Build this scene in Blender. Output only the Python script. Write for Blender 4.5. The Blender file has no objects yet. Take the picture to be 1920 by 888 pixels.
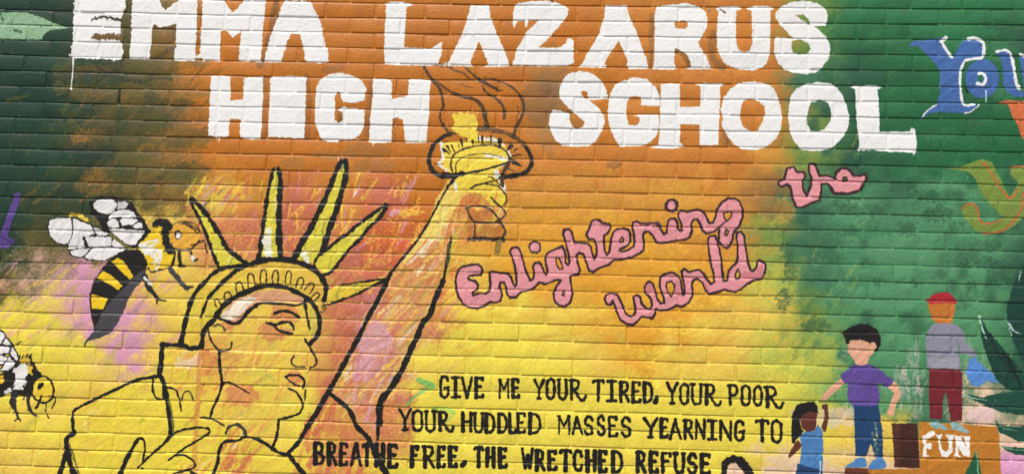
import bpy, math, random, time
import numpy as np
from mathutils import Matrix, Vector
T0 = time.time()
rng = np.random.default_rng(7); random.seed(7)
SC = bpy.context.scene
# ------------------------------------------------------------------ camera
F_PX, D_CAM = 1450.0, 2.97169
RX, RY, RZ = 0.126732, -0.0248664, 0.0256844
X0, Z0, HC, PC = 0.0421063, -0.36477388, 0.06415448, 0.2032     # offsets, course height, brick pitch
ZW = 1.965                                                        # height of course 14 above the pavement
CAM = np.array([X0, -D_CAM, ZW + Z0])
def _rot(ax, t):
    c, s = math.cos(t), math.sin(t)
    return np.array({'x': [[1,0,0],[0,c,-s],[0,s,c]], 'y': [[c,0,s],[0,1,0],[-s,0,c]], 'z': [[c,-s,0],[s,c,0],[0,0,1]]}[ax])
M3 = _rot('z', RZ) @ _rot('x', RX) @ _rot('y', RY)
cd = bpy.data.cameras.new('camera'); cam = bpy.data.objects.new('camera', cd); SC.collection.objects.link(cam)
cd.sensor_width = 36; cd.lens = F_PX / 1920 * 36; cd.clip_start = 0.05; cd.clip_end = 3000
mw = Matrix.Identity(4)
for i in range(3):
    mw[i][0] = M3[i,0]; mw[i][1] = M3[i,2]; mw[i][2] = -M3[i,1]; mw[i][3] = CAM[i]
cam.matrix_world = mw; SC.camera = cam
# ------------------------------------------------------------------ sky, sun, exposure
SUN_EL, SUN_AZ = 60.0, -34.0       # azimuth: degrees to the left of straight behind the camera
w = bpy.data.worlds.new('World'); SC.world = w; w.use_nodes = True
nt = w.node_tree; bg = nt.nodes['Background']; sky = nt.nodes.new('ShaderNodeTexSky')
sky.sky_type = 'NISHITA'; sky.sun_disc = False; sky.sun_elevation = math.radians(SUN_EL)
sky.sun_rotation = math.radians(180 + SUN_AZ); sky.dust_density = 4.0; sky.air_density = 1.0; sky.ozone_density = 0.6
nt.links.new(sky.outputs[0], bg.inputs[0]); bg.inputs[1].default_value = 0.065
sd = bpy.data.lights.new('sun', 'SUN'); sun = bpy.data.objects.new('sun', sd); SC.collection.objects.link(sun)
sd.energy = 3.0; sd.angle = math.radians(3.0); sd.color = (1.0, 0.97, 0.92)
el, az = math.radians(SUN_EL), math.radians(SUN_AZ)
sdir = Vector((math.sin(az) * math.cos(el), -math.cos(az) * math.cos(el), math.sin(el)))   # towards the sun
sun.rotation_euler = sdir.to_track_quat('Z', 'Y').to_euler(); sun.location = sdir * 50
SC.view_settings.view_transform = 'Standard'; SC.view_settings.look = 'None'
SC.view_settings.gamma = 1.0; SC.view_settings.exposure = 0.39
# ------------------------------------------------------------------ brick lattice (c = brick pitches, k = courses downwards)
QC = np.array([-0.00178, 0.02617, 0.0037, -0.00018, 0.00777, -0.01093, -0.01685, 0.00066, -4e-05, -0.05386, 0.00072, -0.00011, -0.00356, -0.00213, 0.00306, 0.00016])
QK = np.array([-0.03633, -0.02424, 0.10834, -0.0284, -0.0123, 0.04691, 0.00244, 0.00147, 0.03685, 0.12148, -0.11294, -0.00055, 0.03591, -0.03773, 0.00923, 0.00184])
def warp_ck(c, k):
    a = (np.clip(c, -0.5, 20.5) - 10) / 10; b = (np.clip(k, -0.5, 29) - 14) / 14
    dc = np.zeros_like(a); dk = np.zeros_like(a); n = 0
    for i in range(4):
        for j in range(4):
            t = a**i * b**j; dc += QC[n] * t; dk += QK[n] * t; n += 1
    dk = dk + 0.016 * np.sin(c * 2.3 + k * 1.9) + 0.012 * np.sin(c * 5.1 - k * 2.7 + 1)
    return dc, dk
def lat2wall(c, k):
    c = np.asarray(c, float); k = np.asarray(k, float)
    dc, dk = warp_ck(c, k)
    return (c + dc - 10) * PC, ZW - (k + dk - 14) * HC
def wall2lat(x, z):
    ci = x / PC + 10; ki = (ZW - z) / HC + 14; c, k = ci, ki
    for _ in range(2):
        dc, dk = warp_ck(c, k); c, k = ci - dc, ki - dk
    return c, k
def wall2px(x, z):
    P = np.stack([x - CAM[0], np.full_like(x, D_CAM), z - CAM[2]], -1) @ M3
    return 960 + F_PX * P[..., 0] / P[..., 1], 444 - F_PX * P[..., 2] / P[..., 1]
def px2wall(px, py):
    d = np.stack([(np.asarray(px, float) - 960) / F_PX, np.ones_like(np.asarray(px, float)), (444 - np.asarray(py, float)) / F_PX], -1) @ M3.T
    t = D_CAM / d[..., 1]
    return CAM[0] + d[..., 0] * t, CAM[2] + d[..., 2] * t
# head joints read off the photograph (row, first column, offsets in brick pitches)
def joint_x(c, r):
    return c + JOFF.get((c, r), 0.0)
HEADS = {}
def _h(r, c0, xs):
    for i, x in enumerate(xs):
        if x: HEADS[(c0 + i, r)] = x
_h(3,0,[45,136,229,324]);_h(5,0,[36,129,222.5,317.5]);_h(7,0,[26,122,215,310]);_h(9,0,[22.5,114,210,305,401,500,597.5,692.5,784])
_h(3,5,[512.5,609,702.5,797.5,894,984,1080,1179,1277.5,1375]);_h(7,10,[976,1071,1170,1267.5,1366,1467.5,1565,1664,1765,1865]);_h(11,10,[976,1071,1167.5,1266,0,1466,1569,1667.5,1771,1874])
_h(15,1,[96]);_h(17,1,[91]);_h(19,1,[86,0,285]);_h(23,2,[171]);_h(21,6,[577.5,0,777.5]);_h(23,6,[575,672.5,771,870,971,1074,1175,0,1377.5])
_h(21,10,[976,1075,1175,1277.5,1380]);_h(25,10,[969,1070,1174,1274,1375]);_h(19,10,[974,1074,1176,1276,1377.5,1480,1580]);_h(15,16,[1574,1675,1780,1881]);_h(17,15,[1477.5,1579,1681])
_h(-1,16,[1566,1662.5,1761,1860]);_h(23,16,[1582])
_h(4,.5,[87.5,182.5,274,370]);_h(8,.5,[72.5,166,261]);_h(10,1.5,[162.5]);_h(16,.5,[47.5]);_h(20,1.5,[135,231]);_h(22,1.5,[129,225])
_h(8,10.5,[1021,1116,1215,1315,1415,1515,1615,1716,1817.5]);_h(10,10.5,[1021,1119,1217.5,1317.5,1416]);_h(18,10.5,[1022.5,1120,1222.5,1324,1425]);_h(12,15.5,[1517.5,1617.5,1720,1824])
_h(14,12.5,[1221,1320]);_h(14,15.5,[1525,1624,1725,1827.5]);_h(16,15.5,[1527.5,1627.5,1730,1832.5]);_h(22,15.5,[1532]);_h(0,16.5,[1606,1706,1806,1904]);_h(2,5.5,[557.5,652.5,747.5,842.5,936]);_h(2,11.5,[1126,1224,1320,1419])
_h(8,5.5,[547.5,640,735])
ROW0, ROW1, C0, C1 = -30, 44, -12, 32
HK = np.array([[c, r] for (c, r) in HEADS]); _x, _z = lat2wall(HK[:,0], HK[:,1] + .5); _px, _ = wall2px(_x, _z)
HR = (np.array([HEADS[k] for k in HEADS]) - _px) / 98.0
JOFF = {}
for r in range(ROW0, ROW1):
    base = 0.0 if r % 2 else 0.5
    for i in range(C0, C1 + 1):
        c = i + base
        wgt = np.exp(-((HK[:,0] - c)**2 / 8 + (HK[:,1] - r)**2 / 10.0))
        o = (wgt * HR).sum() / (wgt.sum() + 0.35) + random.uniform(-.012, .012)
        if (c, r) in HEADS: o = HR[list(HEADS).index((c, r))]
        JOFF[(c, r)] = float(np.clip(o, -.09, .09))
    JOFF[(4.0, r)] = 0.0
def row_joints(r):
    base = 0.0 if r % 2 else 0.5
    js = [joint_x(i + base, r) for i in range(C0, C1 + 1)]
    if base: js.append(4.0)
    return np.array(sorted(js))
# ------------------------------------------------------------------ the mural: a paint map in wall coordinates
RES = 560.0
WX0, WX1 = (-3.4 - 10) * PC, (23.4 - 10) * PC
WZ1, WZ0 = ZW + 20 * HC, ZW - 21.5 * HC
NW, NH = int((WX1 - WX0) * RES), int((WZ1 - WZ0) * RES)
gx, gz = np.meshgrid(WX0 + (np.arange(NW) + .5) / RES, WZ1 - (np.arange(NH) + .5) / RES)
PX, PY = wall2px(gx, gz)
CC, KK = wall2lat(gx, gz)
PX = PX.astype(np.float32); PY = PY.astype(np.float32); CC = CC.astype(np.float32); KK = KK.astype(np.float32)
del gx, gz
def noise(sx, sy, seed):
    g = np.random.default_rng(seed).random((int(NH / sy) + 4, int(NW / sx) + 4)).astype(np.float32)
    def up(a, n, s):
        t = np.arange(n) / s; i = t.astype(int); f = (t - i).astype(np.float32); f = f * f * (3 - 2 * f)
        return a[i] * (1 - f)[:, None] + a[i + 1] * f[:, None]
    a = up(g, NH, sy); return up(a.T.copy(), NW, sx).T
N2 = noise(2.2, 2.2, 1); N2b = noise(2.2, 2.2, 2); N5 = noise(6, 5, 3); N5b = noise(6, 5, 4)
NG = noise(3.2, 1.7, 5); N20 = noise(26, 22, 6); N20b = noise(26, 22, 7); N80 = noise(110, 70, 8); N80b = noise(90, 80, 9)
GR = (0.55 * NG + 0.45 * N2)                                   # grain of the rough wall, 0..1
WXf = (N2 - .5) * 1.3 + (N5 - .5) * 1.7; WYf = (N2b - .5) * 1.3 + (N5b - .5) * 1.7
KF = KK - np.floor(KK)
BED = np.clip(1 - np.minimum(np.abs(KF - .97), np.minimum(np.abs(KF + .03), 1)) / .085, 0, 1) ** .5   # 1 in a bed joint
def streak(seed, ang, s1=40, s2=3):
    """brush-stroke noise: long along ang (degrees), thin across"""
    a = math.radians(ang); u = PX * math.cos(a) + PY * math.sin(a); v = -PX * math.sin(a) + PY * math.cos(a)
    v = v + (N80 - .5) * 30
    g = np.random.default_rng(seed).random((1024, 256)).astype(np.float32)
    uu, vv = u / s1 + 50, v / s2 + 500; i = np.floor(uu).astype(int); j = np.floor(vv).astype(int); f = uu - i; h = vv - j
    f = f * f * (3 - 2 * f); h = h * h * (3 - 2 * h)
    G = lambda a_, b_: g[a_ % 1024, b_ % 256]
    return ((G(j, i) * (1 - f) + G(j, i + 1) * f) * (1 - h) + (G(j + 1, i) * (1 - f) + G(j + 1, i + 1) * f) * h).astype(np.float32)
ST1 = streak(11, -38); ST2 = streak(12, -60, 30, 2.5); ST3 = streak(13, -20, 50, 5)
PAL = {'D':(24,58,42),'d':(44,60,34),'o':(84,78,34),'b':(122,92,38),'O':(188,111,22),'P':(196,122,44),'A':(220,158,44),'a':(206,142,50),
 'Y':(230,210,74),'y':(226,192,78),'g':(180,186,76),'r':(194,106,80),'R':(200,92,44),'p':(208,148,176),'G':(30,100,58),'H':(40,114,68),
 'M':(80,142,96),'m':(60,112,80),'k':(38,84,58),'w':(222,192,160),'t':(150,108,58),'v':(110,138,62),'q':(196,160,140)}
GRID = """D D d o b O O O O O O O O O O P P P P v H H H H H
D D d o b O O O O O O O O O O P P P P v G G H H k
D D d o b O O O O O O O O t O P P P P m k G G G G
D D d o b O O O O O O O O t O P P P P v k G G G G
D D d o b O O O O O O P P P P P P P a v k G G G G
D d d o b y a r a r O O a a a a a a t m M m M M m
D o o y y r r r r R R a A A A A a a v m M M M M m
o q p y y y y y r r R y A A A A A A g m M M M M k
Y Y p p y Y y y r p r Y Y y A A A y y v M M M M k
Y Y Y p y r y y r p Y Y Y Y y A y y g g M M M M k
Y y y Y Y y Y Y r r Y Y Y Y Y Y Y Y Y g M M m w k
y Y Y Y Y Y y Y r r Y Y Y Y Y Y Y Y Y Y y y m w w
y y Y Y Y Y y Y r Y Y Y Y Y Y Y Y Y w w w w w p p""".split(chr(10))
G = np.array([[PAL[ch] for ch in row.split()] for row in GRID], np.float32)
def lin(c): c = np.asarray(c, np.float32) / 255; return np.where(c <= .04045, c / 12.92, ((c + .055) / 1.055) ** 2.4)
wa = 26 + 50 * N80b
qx = np.clip((PX + (N20 - .5) * wa + (ST1 - .5) * 16 + (NG - .5) * 24 + (N5 - .5) * 14) / 80, 0, 23.999); qy = np.clip((PY + (N20b - .5) * wa + (ST2 - .5) * 14 + (NG - .5) * 20) / 74, 0, 11.999)
ix = qx.astype(int); iy = qy.astype(int); fx = qx - ix; fy = qy - iy; fx = (fx * fx * (3 - 2 * fx))[..., None]; fy = (fy * fy * (3 - 2 * fy))[..., None]
IMG = (G[iy, ix] * (1 - fx) + G[iy, ix + 1] * fx) * (1 - fy) + (G[iy + 1, ix] * (1 - fx) + G[iy + 1, ix + 1] * fx) * fy
del qx, qy, ix, iy, fx, fy
IMG *= (1 + .05 * (ST1 - .5) + .06 * (N20 - .5) + .08 * (GR - .5))[..., None]
IDM = np.zeros((NH, NW), np.int16)
ELS = [None]                              # painted elements: dict(name, parent, label)
CUR = 0
def element(name, parent=0, label=None):
    global CUR
    ELS.append(dict(name=name, parent=parent, label=label)); CUR = len(ELS) - 1
    return CUR
def bbox(xs, ys, pad):
    x, z = px2wall(np.array([min(xs) - pad, max(xs) + pad, min(xs) - pad, max(xs) + pad]), np.array([min(ys) - pad, min(ys) - pad, max(ys) + pad, max(ys) + pad]))
    i0 = int(max(0, (x.min() - WX0) * RES)); i1 = int(min(NW, (x.max() - WX0) * RES + 2)); j0 = int(max(0, (WZ1 - z.max()) * RES)); j1 = int(min(NH, (WZ1 - z.min()) * RES + 2))
    return slice(j0, max(j0, j1)), slice(i0, max(i0, i1))
def smooth(pts, closed=False, n=4):
    P = np.asarray(pts, float); m = len(P)
    if m < 3: return P
    out = []
    rngi = range(m) if closed else range(m - 1)
    for i in rngi:
        p0 = P[(i - 1) % m] if closed or i > 0 else P[i]; p1 = P[i]; p2 = P[(i + 1) % m]; p3 = P[(i + 2) % m] if closed or i + 2 < m else p2
        for t in np.arange(n) / n:
            out.append(.5 * ((2 * p1) + (-p0 + p2) * t + (2 * p0 - 5 * p1 + 4 * p2 - p3) * t * t + (-p0 + 3 * p1 - 3 * p2 + p3) * t**3))
    if not closed: out.append(P[-1])
    return np.array(out)
def segdist(x, y, P, W=None):
    """distance to polyline P, minus the local half width"""
    best = np.full(x.shape, 1e6, np.float32)
    for i in range(len(P) - 1):
        ax, ay = P[i][:2]; bx, by = P[i + 1][:2]; dx, dy = bx - ax, by - ay; L = dx * dx + dy * dy + 1e-9
        t = np.clip(((x - ax) * dx + (y - ay) * dy) / L, 0, 1)
        d = np.sqrt((x - ax - t * dx) ** 2 + (y - ay - t * dy) ** 2)
        if W is not None: d = d - (W[i] + (W[i + 1] - W[i]) * t)
        np.minimum(best, d, out=best)
    return best
def inside(x, y, P):
    r = np.zeros(x.shape, bool); n = len(P)
    for i in range(n):
        ax, ay = P[i]; bx, by = P[(i + 1) % n]
        if ay == by: continue
        r ^= ((ay > y) != (by > y)) & (x < (bx - ax) * (y - ay) / (by - ay) + ax)
    return r
def lay(sl, a, col, dry=0.0, joint=0.12, own=True, thr=.45, var=.07):
    if dry: a = a * np.clip((GR[sl] - dry * .62) * 6 + .5, 0, 1) if dry > 0 else a
    a = a * (1 - joint * BED[sl] * (N5[sl] > .45) * 1.0)
    c = np.asarray(col, np.float32) * (1 + var * (ST1[sl] - .5) * 2 + var * (GR[sl] - .5))[..., None]
    IMG[sl] = IMG[sl] * (1 - a[..., None]) + c * a[..., None]
    if own and CUR: m = a > thr; IDM[sl][m] = CUR
def poly(pts, col, holes=(), f=None, sm=False, rough=1.0, alpha=1.0, claim=None, **k):
    P = F(pts, f); P = smooth(P, True) if sm else P
    sl = bbox(P[:,0], P[:,1], 6); x = PX[sl] + WXf[sl] * rough; y = PY[sl] + WYf[sl] * rough
    if x.size == 0: return
    def sdf(Q): d = segdist(x, y, list(Q) + [Q[0]]); return np.where(inside(x, y, Q), d, -d)
    s = sdf(P)
    for h in holes: Q = F(h, f); Q = smooth(Q, True) if sm else Q; s = np.minimum(s, -sdf(Q))
    lay(sl, np.clip(s * 1.1 + .5, 0, 1) * alpha, col, **k)
    if claim and CUR: IDM[sl][s > 0] = CUR
def F(pts, f):
    P = np.asarray([p[:2] for p in pts], float)
    if f is None: return P
    ox, oy, s = f; return np.stack([ox + P[:,0] / s, oy + P[:,1] / s], 1)
BLK = (22, 20, 17)
def line(pts, wd, col=BLK, f=None, rough=1.0, alpha=1.0, sm=True, w2=None, **k):
    """brush line; wd in photo pixels at the start, w2 at the end"""
    P = F(pts, f); P = smooth(P) if sm else P
    n = len(P); W = np.linspace(wd, w2 if w2 is not None else wd, n) / 2 * 1.1 * (1 + .16 * np.sin(np.arange(n) * 1.3 + P[0][0]))
    sl = bbox(P[:,0], P[:,1], wd + 5); x = PX[sl] + WXf[sl] * rough; y = PY[sl] + WYf[sl] * rough
    if x.size == 0: return
    lay(sl, np.clip(.5 - segdist(x, y, P, W) * 1.1, 0, 1) * alpha, col, **k)
def blob(x, y, rx, ry, col, f=None, **k):
    poly([(x + rx * math.cos(t), y + ry * math.sin(t)) for t in np.linspace(0, 2 * math.pi, 15)[:-1]], col, f=f, sm=True, **k)
def dabs(n, box, cols, L=(15, 45), wd=(3, 8), ang=(-70, -35), alpha=.7, dry=.75, seed=0, inpoly=None):
    R = random.Random(seed); Q = F(inpoly, None) if inpoly is not None else None; i = 0; tries = 0
    while i < n and tries < n * 20:
        tries += 1
        x, y = R.uniform(box[0], box[2]), R.uniform(box[1], box[3])
        if Q is not None and not inside(np.array([x]), np.array([y]), Q)[0]: continue
        a = math.radians(R.uniform(*ang)); l = R.uniform(*L) / 2; b = R.uniform(-.25, .25)
        p = [(x - l * math.cos(a), y - l * math.sin(a)), (x + b * l * .5, y + b * l * .4), (x + l * math.cos(a), y + l * math.sin(a))]
        line(p, R.uniform(*wd), R.choice(cols), alpha=R.uniform(.5, 1) * alpha, dry=R.uniform(dry * .6, dry), w2=R.uniform(1, 4), rough=1.6, own=False); i += 1
G4 = (0, 0, 4.0)
def T(c, r): return (c * 480, r * 222, 4.0)
def sh(pts, dx, dy=0): return [(p[0] + dx, p[1] + dy) for p in pts]
YEL = (236, 208, 62); WHT = (238, 238, 236)
# ---- soft background brushwork
CUR = 0
dabs(90, (30, 130, 420, 400), [(30,52,36),(110,86,38),(160,108,42),(52,70,38)], (25, 70), (4, 10), (-60, -10), .6, .9, 1)
dabs(160, (350, 340, 800, 480), [(200,106,84),(240,208,74),(240,200,70),(196,98,60),(230,176,64),(208,148,160)], (16, 50), (2.5, 7), (-88, -40), .9, .7, 2)
dabs(80, (0, 470, 340, 640), [(212,152,184),(228,196,80),(208,140,160),(150,140,80),(236,208,80)], (25, 70), (5, 13), (-60, -20), .6, .8, 3)
dabs(70, (0, 600, 560, 888), [(238,214,60),(214,190,60),(180,180,60),(224,166,90),(240,206,110)], (25, 80), (5, 14), (-60, 10), .5, .8, 4)
dabs(60, (620, 480, 860, 700), [(206,140,120),(232,200,80),(206,110,60),(208,150,170)], (20, 60), (4, 10), (-60, -35), .7, .8, 5)
dabs(70, (860, 430, 1500, 680), [(214,146,44),(232,196,66),(222,160,52),(206,136,50)], (25, 80), (6, 16), (-40, 10), .5, .9, 6)
dabs(70, (780, 600, 1480, 888), [(240,214,66),(232,196,60),(222,204,60)], (30, 90), (6, 18), (-25, 15), .5, .9, 7)
dabs(90, (1440, 250, 1620, 720), [(44,84,60),(190,196,70),(80,140,90),(210,180,66),(70,120,80)], (14, 40), (4, 10), (-70, -40), .4, 1.0, 8)
dabs(90, (1540, 0, 1920, 330), [(24,84,50),(46,130,72),(34,96,60),(84,128,60)], (20, 50), (5, 16), (-60, -30), .4, .9, 9)
dabs(70, (1560, 330, 1920, 640), [(84,150,100),(40,86,60),(64,124,84),(100,160,112)], (20, 50), (6, 16), (-60, -20), .4, .9, 10)
dabs(60, (1560, 640, 1920, 800), [(196,176,160),(90,140,100),(70,118,80),(206,186,176)], (15, 50), (4, 10), (-100, -70), .5, .9, 14)
for (x, y, rx, ry, c) in [(1010,190,34,40,(134,96,56)),(1030,165,20,14,(120,88,56)),(1025,260,18,22,(160,116,66)),(625,290,46,10,(160,114,62)),(690,282,45,14,(150,104,56)),(550,305,26,10,(156,112,60)),(700,310,40,12,(156,112,62)),
    (1150,308,14,8,(120,86,60)),(1232,180,9,16,(140,98,60)),(1360,262,8,12,(140,96,60)),(905,430,26,10,(120,88,44)),(740,705,12,10,(96,180,96)),(490,705,16,20,(160,196,90)),(1470,395,20,24,(176,140,60))]:
    blob(x, y, rx, ry, c, alpha=.55, dry=.45, rough=4, own=False)
for p, wd, c in [([(788,712),(810,722),(798,728),(775,745),(762,760)], 12, (96,184,104)), ([(815,765),(850,772),(838,790)], 12, (150,196,84)), ([(500,700),(515,715),(505,730)], 7, (120,184,80)), ([(540,748),(530,760)], 4, (120,184,90)),
    ([(236,764),(252,762)], 7, (160,190,50)), ([(270,786),(262,792),(260,802)], 5, (160,190,50)), ([(1745,680),(1770,695)], 10, (90,130,90)), ([(170,775),(200,760)], 9, (236,214,140)), ([(160,790),(163,812)], 7, (238,222,160)), ([(672,350),(663,368)], 4, (236,210,220)), ([(658,258),(676,263)], 2.5, (235,225,205)),
    ([(633,294),(635,308)], 2, (235,230,215)), ([(735,400),(760,392)], 12, (206,148,170)), ([(757,400),(800,396)], 16, (230,180,70)), ([(556,400),(558,430)], 5, (238,200,60)), ([(545,380),(540,405)], 5, (232,196,70)), ([(640,385),(642,425)], 6, (240,204,60)), ([(663,395),(645,440)], 6, (232,180,70))]:
    line(p, wd, c, alpha=.85, dry=.55, w2=2, own=False)
poly([(0,1620),(100,1640),(118,1776),(60,1900),(0,1860)], (20,40,34), f=G4, alpha=.35, rough=4, own=False)
for p, c in [([(1480,766),(1560,766),(1610,760),(1640,790),(1560,800),(1490,795)], (214,190,186)), ([(1810,765),(1860,760),(1866,790),(1812,792)], (222,186,196)), ([(1840,860),(1870,850),(1930,850),(1930,900),(1872,900)], (226,160,206))]:
    poly(p, c, alpha=.6, rough=4, dry=.3, own=False)
dabs(26, (1670, 640, 1740, 760), [(186,178,168),(200,176,180),(150,170,150)], (20, 50), (5, 10), (-95, -85), .6, .75, 71)
poly([(1480,1000),(1780,1000),(1900,850),(1950,1000)], (226,160,206), rough=3, alpha=.01, own=False)
grn = np.clip((IMG[..., 1] - IMG[..., 0] - 14) / 20, 0, 1) * np.clip((PX - 1380) / 80, 0, 1)
m = grn * np.clip((N20 * .5 + N80b * .45 + N5 * .15 + GR * .35 - .80) * 5, 0, 1) * .62
IMG = IMG * (1 - m[..., None]) + np.array([40, 82, 60], np.float32) * m[..., None]
for (x, y, rx, ry) in [(1590,390,22,14),(1640,395,18,12),(1740,365,24,11),(1690,350,26,9),(1795,480,40,16),(1760,400,26,14),(1700,430,20,14),(1830,460,46,14),(1820,535,12,14),(1850,490,24,12),(1560,480,20,12),(1475,470,12,20),(1480,510,12,24),(1470,560,14,20),(1530,610,26,14),(1600,330,30,10),(1700,140,30,12),(1625,100,30,14),(1640,150,26,12),(1590,240,20,18),(1870,45,30,10),(1860,75,26,10)]:
    blob(x, y, rx, ry, (40,80,58) if y > 300 else (30,78,52), alpha=.6, dry=.62, rough=7, own=False)
def sponge(n, box, cols, rx, ry, alpha, dry, seed):
    Q_ = random.Random(seed)
    for _ in range(n):
        a_ = Q_.uniform(*rx); b_ = Q_.uniform(*ry)
        blob(Q_.uniform(box[0], box[2]), Q_.uniform(box[1], box[3]), a_, b_, Q_.choice(cols), alpha=alpha * Q_.uniform(.5, 1), dry=dry, rough=7, own=False)
sponge(60, (110, 120, 385, 360), [(66,80,32),(150,104,40),(84,72,32),(166,110,40),(46,62,36)], (14, 44), (8, 20), .55, .5, 61)
sponge(26, (0, 20, 200, 400), [(34,74,50),(20,44,34),(60,70,38)], (18, 50), (8, 18), .5, .5, 62)
sponge(40, (860, 330, 1480, 620), [(206,136,52),(232,180,60),(196,128,56),(226,190,70)], (24, 70), (8, 18), .35, .5, 63)
sponge(46, (0, 560, 1500, 888), [(236,216,80),(216,196,64),(232,190,84),(206,196,70)], (24, 70), (8, 20), .4, .5, 64)
sponge(36, (400, 0, 1440, 300), [(174,100,30),(202,120,40),(180,108,40)], (30, 80), (8, 18), .3, .45, 65)
sponge(30, (1560, 20, 1920, 640), [(60,130,84),(34,92,60),(90,150,104)], (20, 56), (8, 18), .4, .5, 66)
# yellow left in the joints where red was brushed over yellow
red = np.clip((IMG[..., 0] - IMG[..., 1] - 55) / 40, 0, 1) * np.clip((PY - 390) / 40, 0, 1) * np.clip((870 - PX) / 30, 0, 1) * np.clip((PX - 260) / 60, 0, 1)
m = red * np.clip(BED * np.clip((N20 - .1) * 4, 0, 1) * .9 + np.clip((GR * .7 + N20b * .5 - .66) * 9, 0, 1) * .45, 0, 1)
IMG = IMG * (1 - m[..., None]) + np.array([232, 190, 64], np.float32) * m[..., None]
# ---- light green leaf and purple letter at the left edge
element('painted_leaf', 0, 'pale green painted leaf tip at the top left edge of the mural')
poly([(-200,85),(0,90),(200,95),(330,140),(420,180),(520,213),(380,228),(330,262),(310,300),(0,300),(-200,300)], (142,180,142), f=G4, dry=.25)
line([(5,95),(18,150)], 2.5, (60,110,80), f=G4, own=False); line([(110,225),(160,245)], 5, (60,100,70), f=G4, dry=.6, own=False)
element('painted_letter', 0, 'purple painted stroke of a cut-off letter at the left edge')
poly([(135,1440),(160,1450),(135,1550),(95,1650),(58,1750),(66,1784),(104,1792),(106,1812),(56,1858),(0,1862),(-80,1860),(-80,1740),(0,1742),(40,1640),(80,1540),(110,1450)], (90,66,136), f=G4)
line([(0,1765),(60,1800),(100,1815)], 5, (70,50,110), f=G4, own=False)
# ---- the statue
st = element('painted_statue', 0, 'big yellow painted statue figure with black outlines and a spiked crown')
ROBE = [(445,3640),(480,3450),(500,3290),(555,3240),(545,3085),(700,2990),(1000,2850),(1195,2805),(1200,2590),(1360,2600),(1500,2610),(1660,2720),(1640,2950),(1570,3130),(1800,3180),(1930,3280),(2060,3350),(2150,3400),(2230,3310),(2400,3050),(2480,2940),(2640,3090),(2780,3310),(2900,3560),(2950,3640)]
ROBE_E = element('robe', st)
poly(ROBE, (232,204,58), f=G4, alpha=.35, claim=True)
dabs(60, (130, 700, 560, 888), [(206,192,50),(240,216,64),(220,190,90),(232,200,60)], (25, 70), (5, 13), (-70, -30), .5, .8, 21, [(p[0]/4, p[1]/4) for p in ROBE])
dabs(60, (330, 640, 480, 888), [(206,112,70),(200,96,60),(226,160,80),(230,214,200)], (14, 44), (3, 8), (-80, -30), .7, .8, 22)
dabs(26, (420, 840, 480, 888), [(206,112,70),(200,106,80)], (14, 44), (4, 9), (-80, -30), .7, .7, 23)
poly([(1300,2720),(1480,2660),(1520,2700),(1500,2740),(1400,2760),(1300,2740)], (236,214,196), f=G4, dry=.5, alpha=.7, rough=3)
for x in (372, 376): line([(x, 665), (x - 2, 730), (x - 6, 790), (x - 9, 888)], 5, (206,130,70), alpha=.5, dry=.4)
dabs(46, (560, 720, 700, 888), [(200,100,70),(206,112,84),(210,130,90)], (20, 60), (6, 13), (-80, -55), .8, .6, 24, [(615,690),(640,780),(700,888),(560,888),(555,830)])
ARM = [(3430,1345),(3360,1420),(3280,1530),(3220,1650),(3145,1776),(3070,1870),(3000,1960),(2930,2050),(2900,2140),(2840,2260),(2770,2360),(2730,2450),(2680,2560),(2610,2664),(2530,2800),(2480,2940),(2560,3015),(2640,3090),(2700,3200),(2780,3310),(2828,3300),(2845,3170),(2845,3050),(2930,2900),(3010,2770),(3060,2664),(3130,2510),(3170,2415),(3250,2280),(3290,2170),(3345,2000),(3360,1876),(3380,1776),(3500,1790),(3720,1770),(3800,1700),(3790,1500),(3740,1420),(3700,1350),(3600,1320),(3500,1330)]
ARM_E = element('raised_arm', st)
poly(ARM, (214,146,92), f=G4, alpha=.7, claim=True, rough=2)
ap = [(p[0] / 4, p[1] / 4) for p in ARM]
dabs(210, (640, 430, 860, 760), [(202,108,84),(232,196,84),(202,112,60),(212,160,110),(176,160,80),(234,206,90),(238,222,196)], (20, 60), (3, 9), (-62, -40), .8, .7, 31, ap)
dabs(90, (780, 350, 940, 450), [(206,116,52),(236,206,80),(206,190,70),(200,96,50),(236,224,190)], (12, 40), (3, 8), (-80, -50), .8, .7, 32, ap)
poly([(2690,2560),(2800,2380),(2900,2440),(2960,2560),(2900,2720),(2760,2860),(2640,2850),(2660,2700)], (212,156,190), f=G4, alpha=.65, rough=4, dry=.35)
dabs(50, (650, 640, 760, 800), [(212,156,190),(200,106,86),(206,120,90)], (14, 44), (4, 9), (-85, -60), .6, .7, 33, ap)
line([(3380,1380),(3300,1510),(3250,1640),(3190,1760),(3100,1880),(3030,1960)], 16, (238,216,110), f=G4, alpha=.8, dry=.3, w2=6)
line([(3340,1560),(3300,1680),(3240,1790),(3150,1890),(3060,1980)], 14, (236,226,206), f=G4, alpha=.75, dry=.5, w2=4)
line([(3410,1780),(3380,1900),(3330,2060),(3280,2180)], 16, (206,190,60), f=G4, alpha=.7, dry=.4, w2=6)
line([(3255,2240),(3200,2380),(3120,2520),(3050,2660),(2960,2800)], 12, (226,190,80), f=G4, alpha=.6, dry=.5)
poly([(3430,1345),(3300,1530),(3230,1660),(3170,1780),(3260,1800),(3340,1700),(3420,1560),(3500,1440)], (234,210,96), f=G4, alpha=.75, dry=.3, rough=3)
red = np.clip((IMG[..., 0] - IMG[..., 1] - 50) / 30, 0, 1) * (IDM == ARM_E)
m = red * np.clip(BED * np.clip((N20 - .2) * 4, 0, 1) * .7 + np.clip((GR * .7 + N20 * .5 - .68) * 9, 0, 1) * .4, 0, 1)
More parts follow.
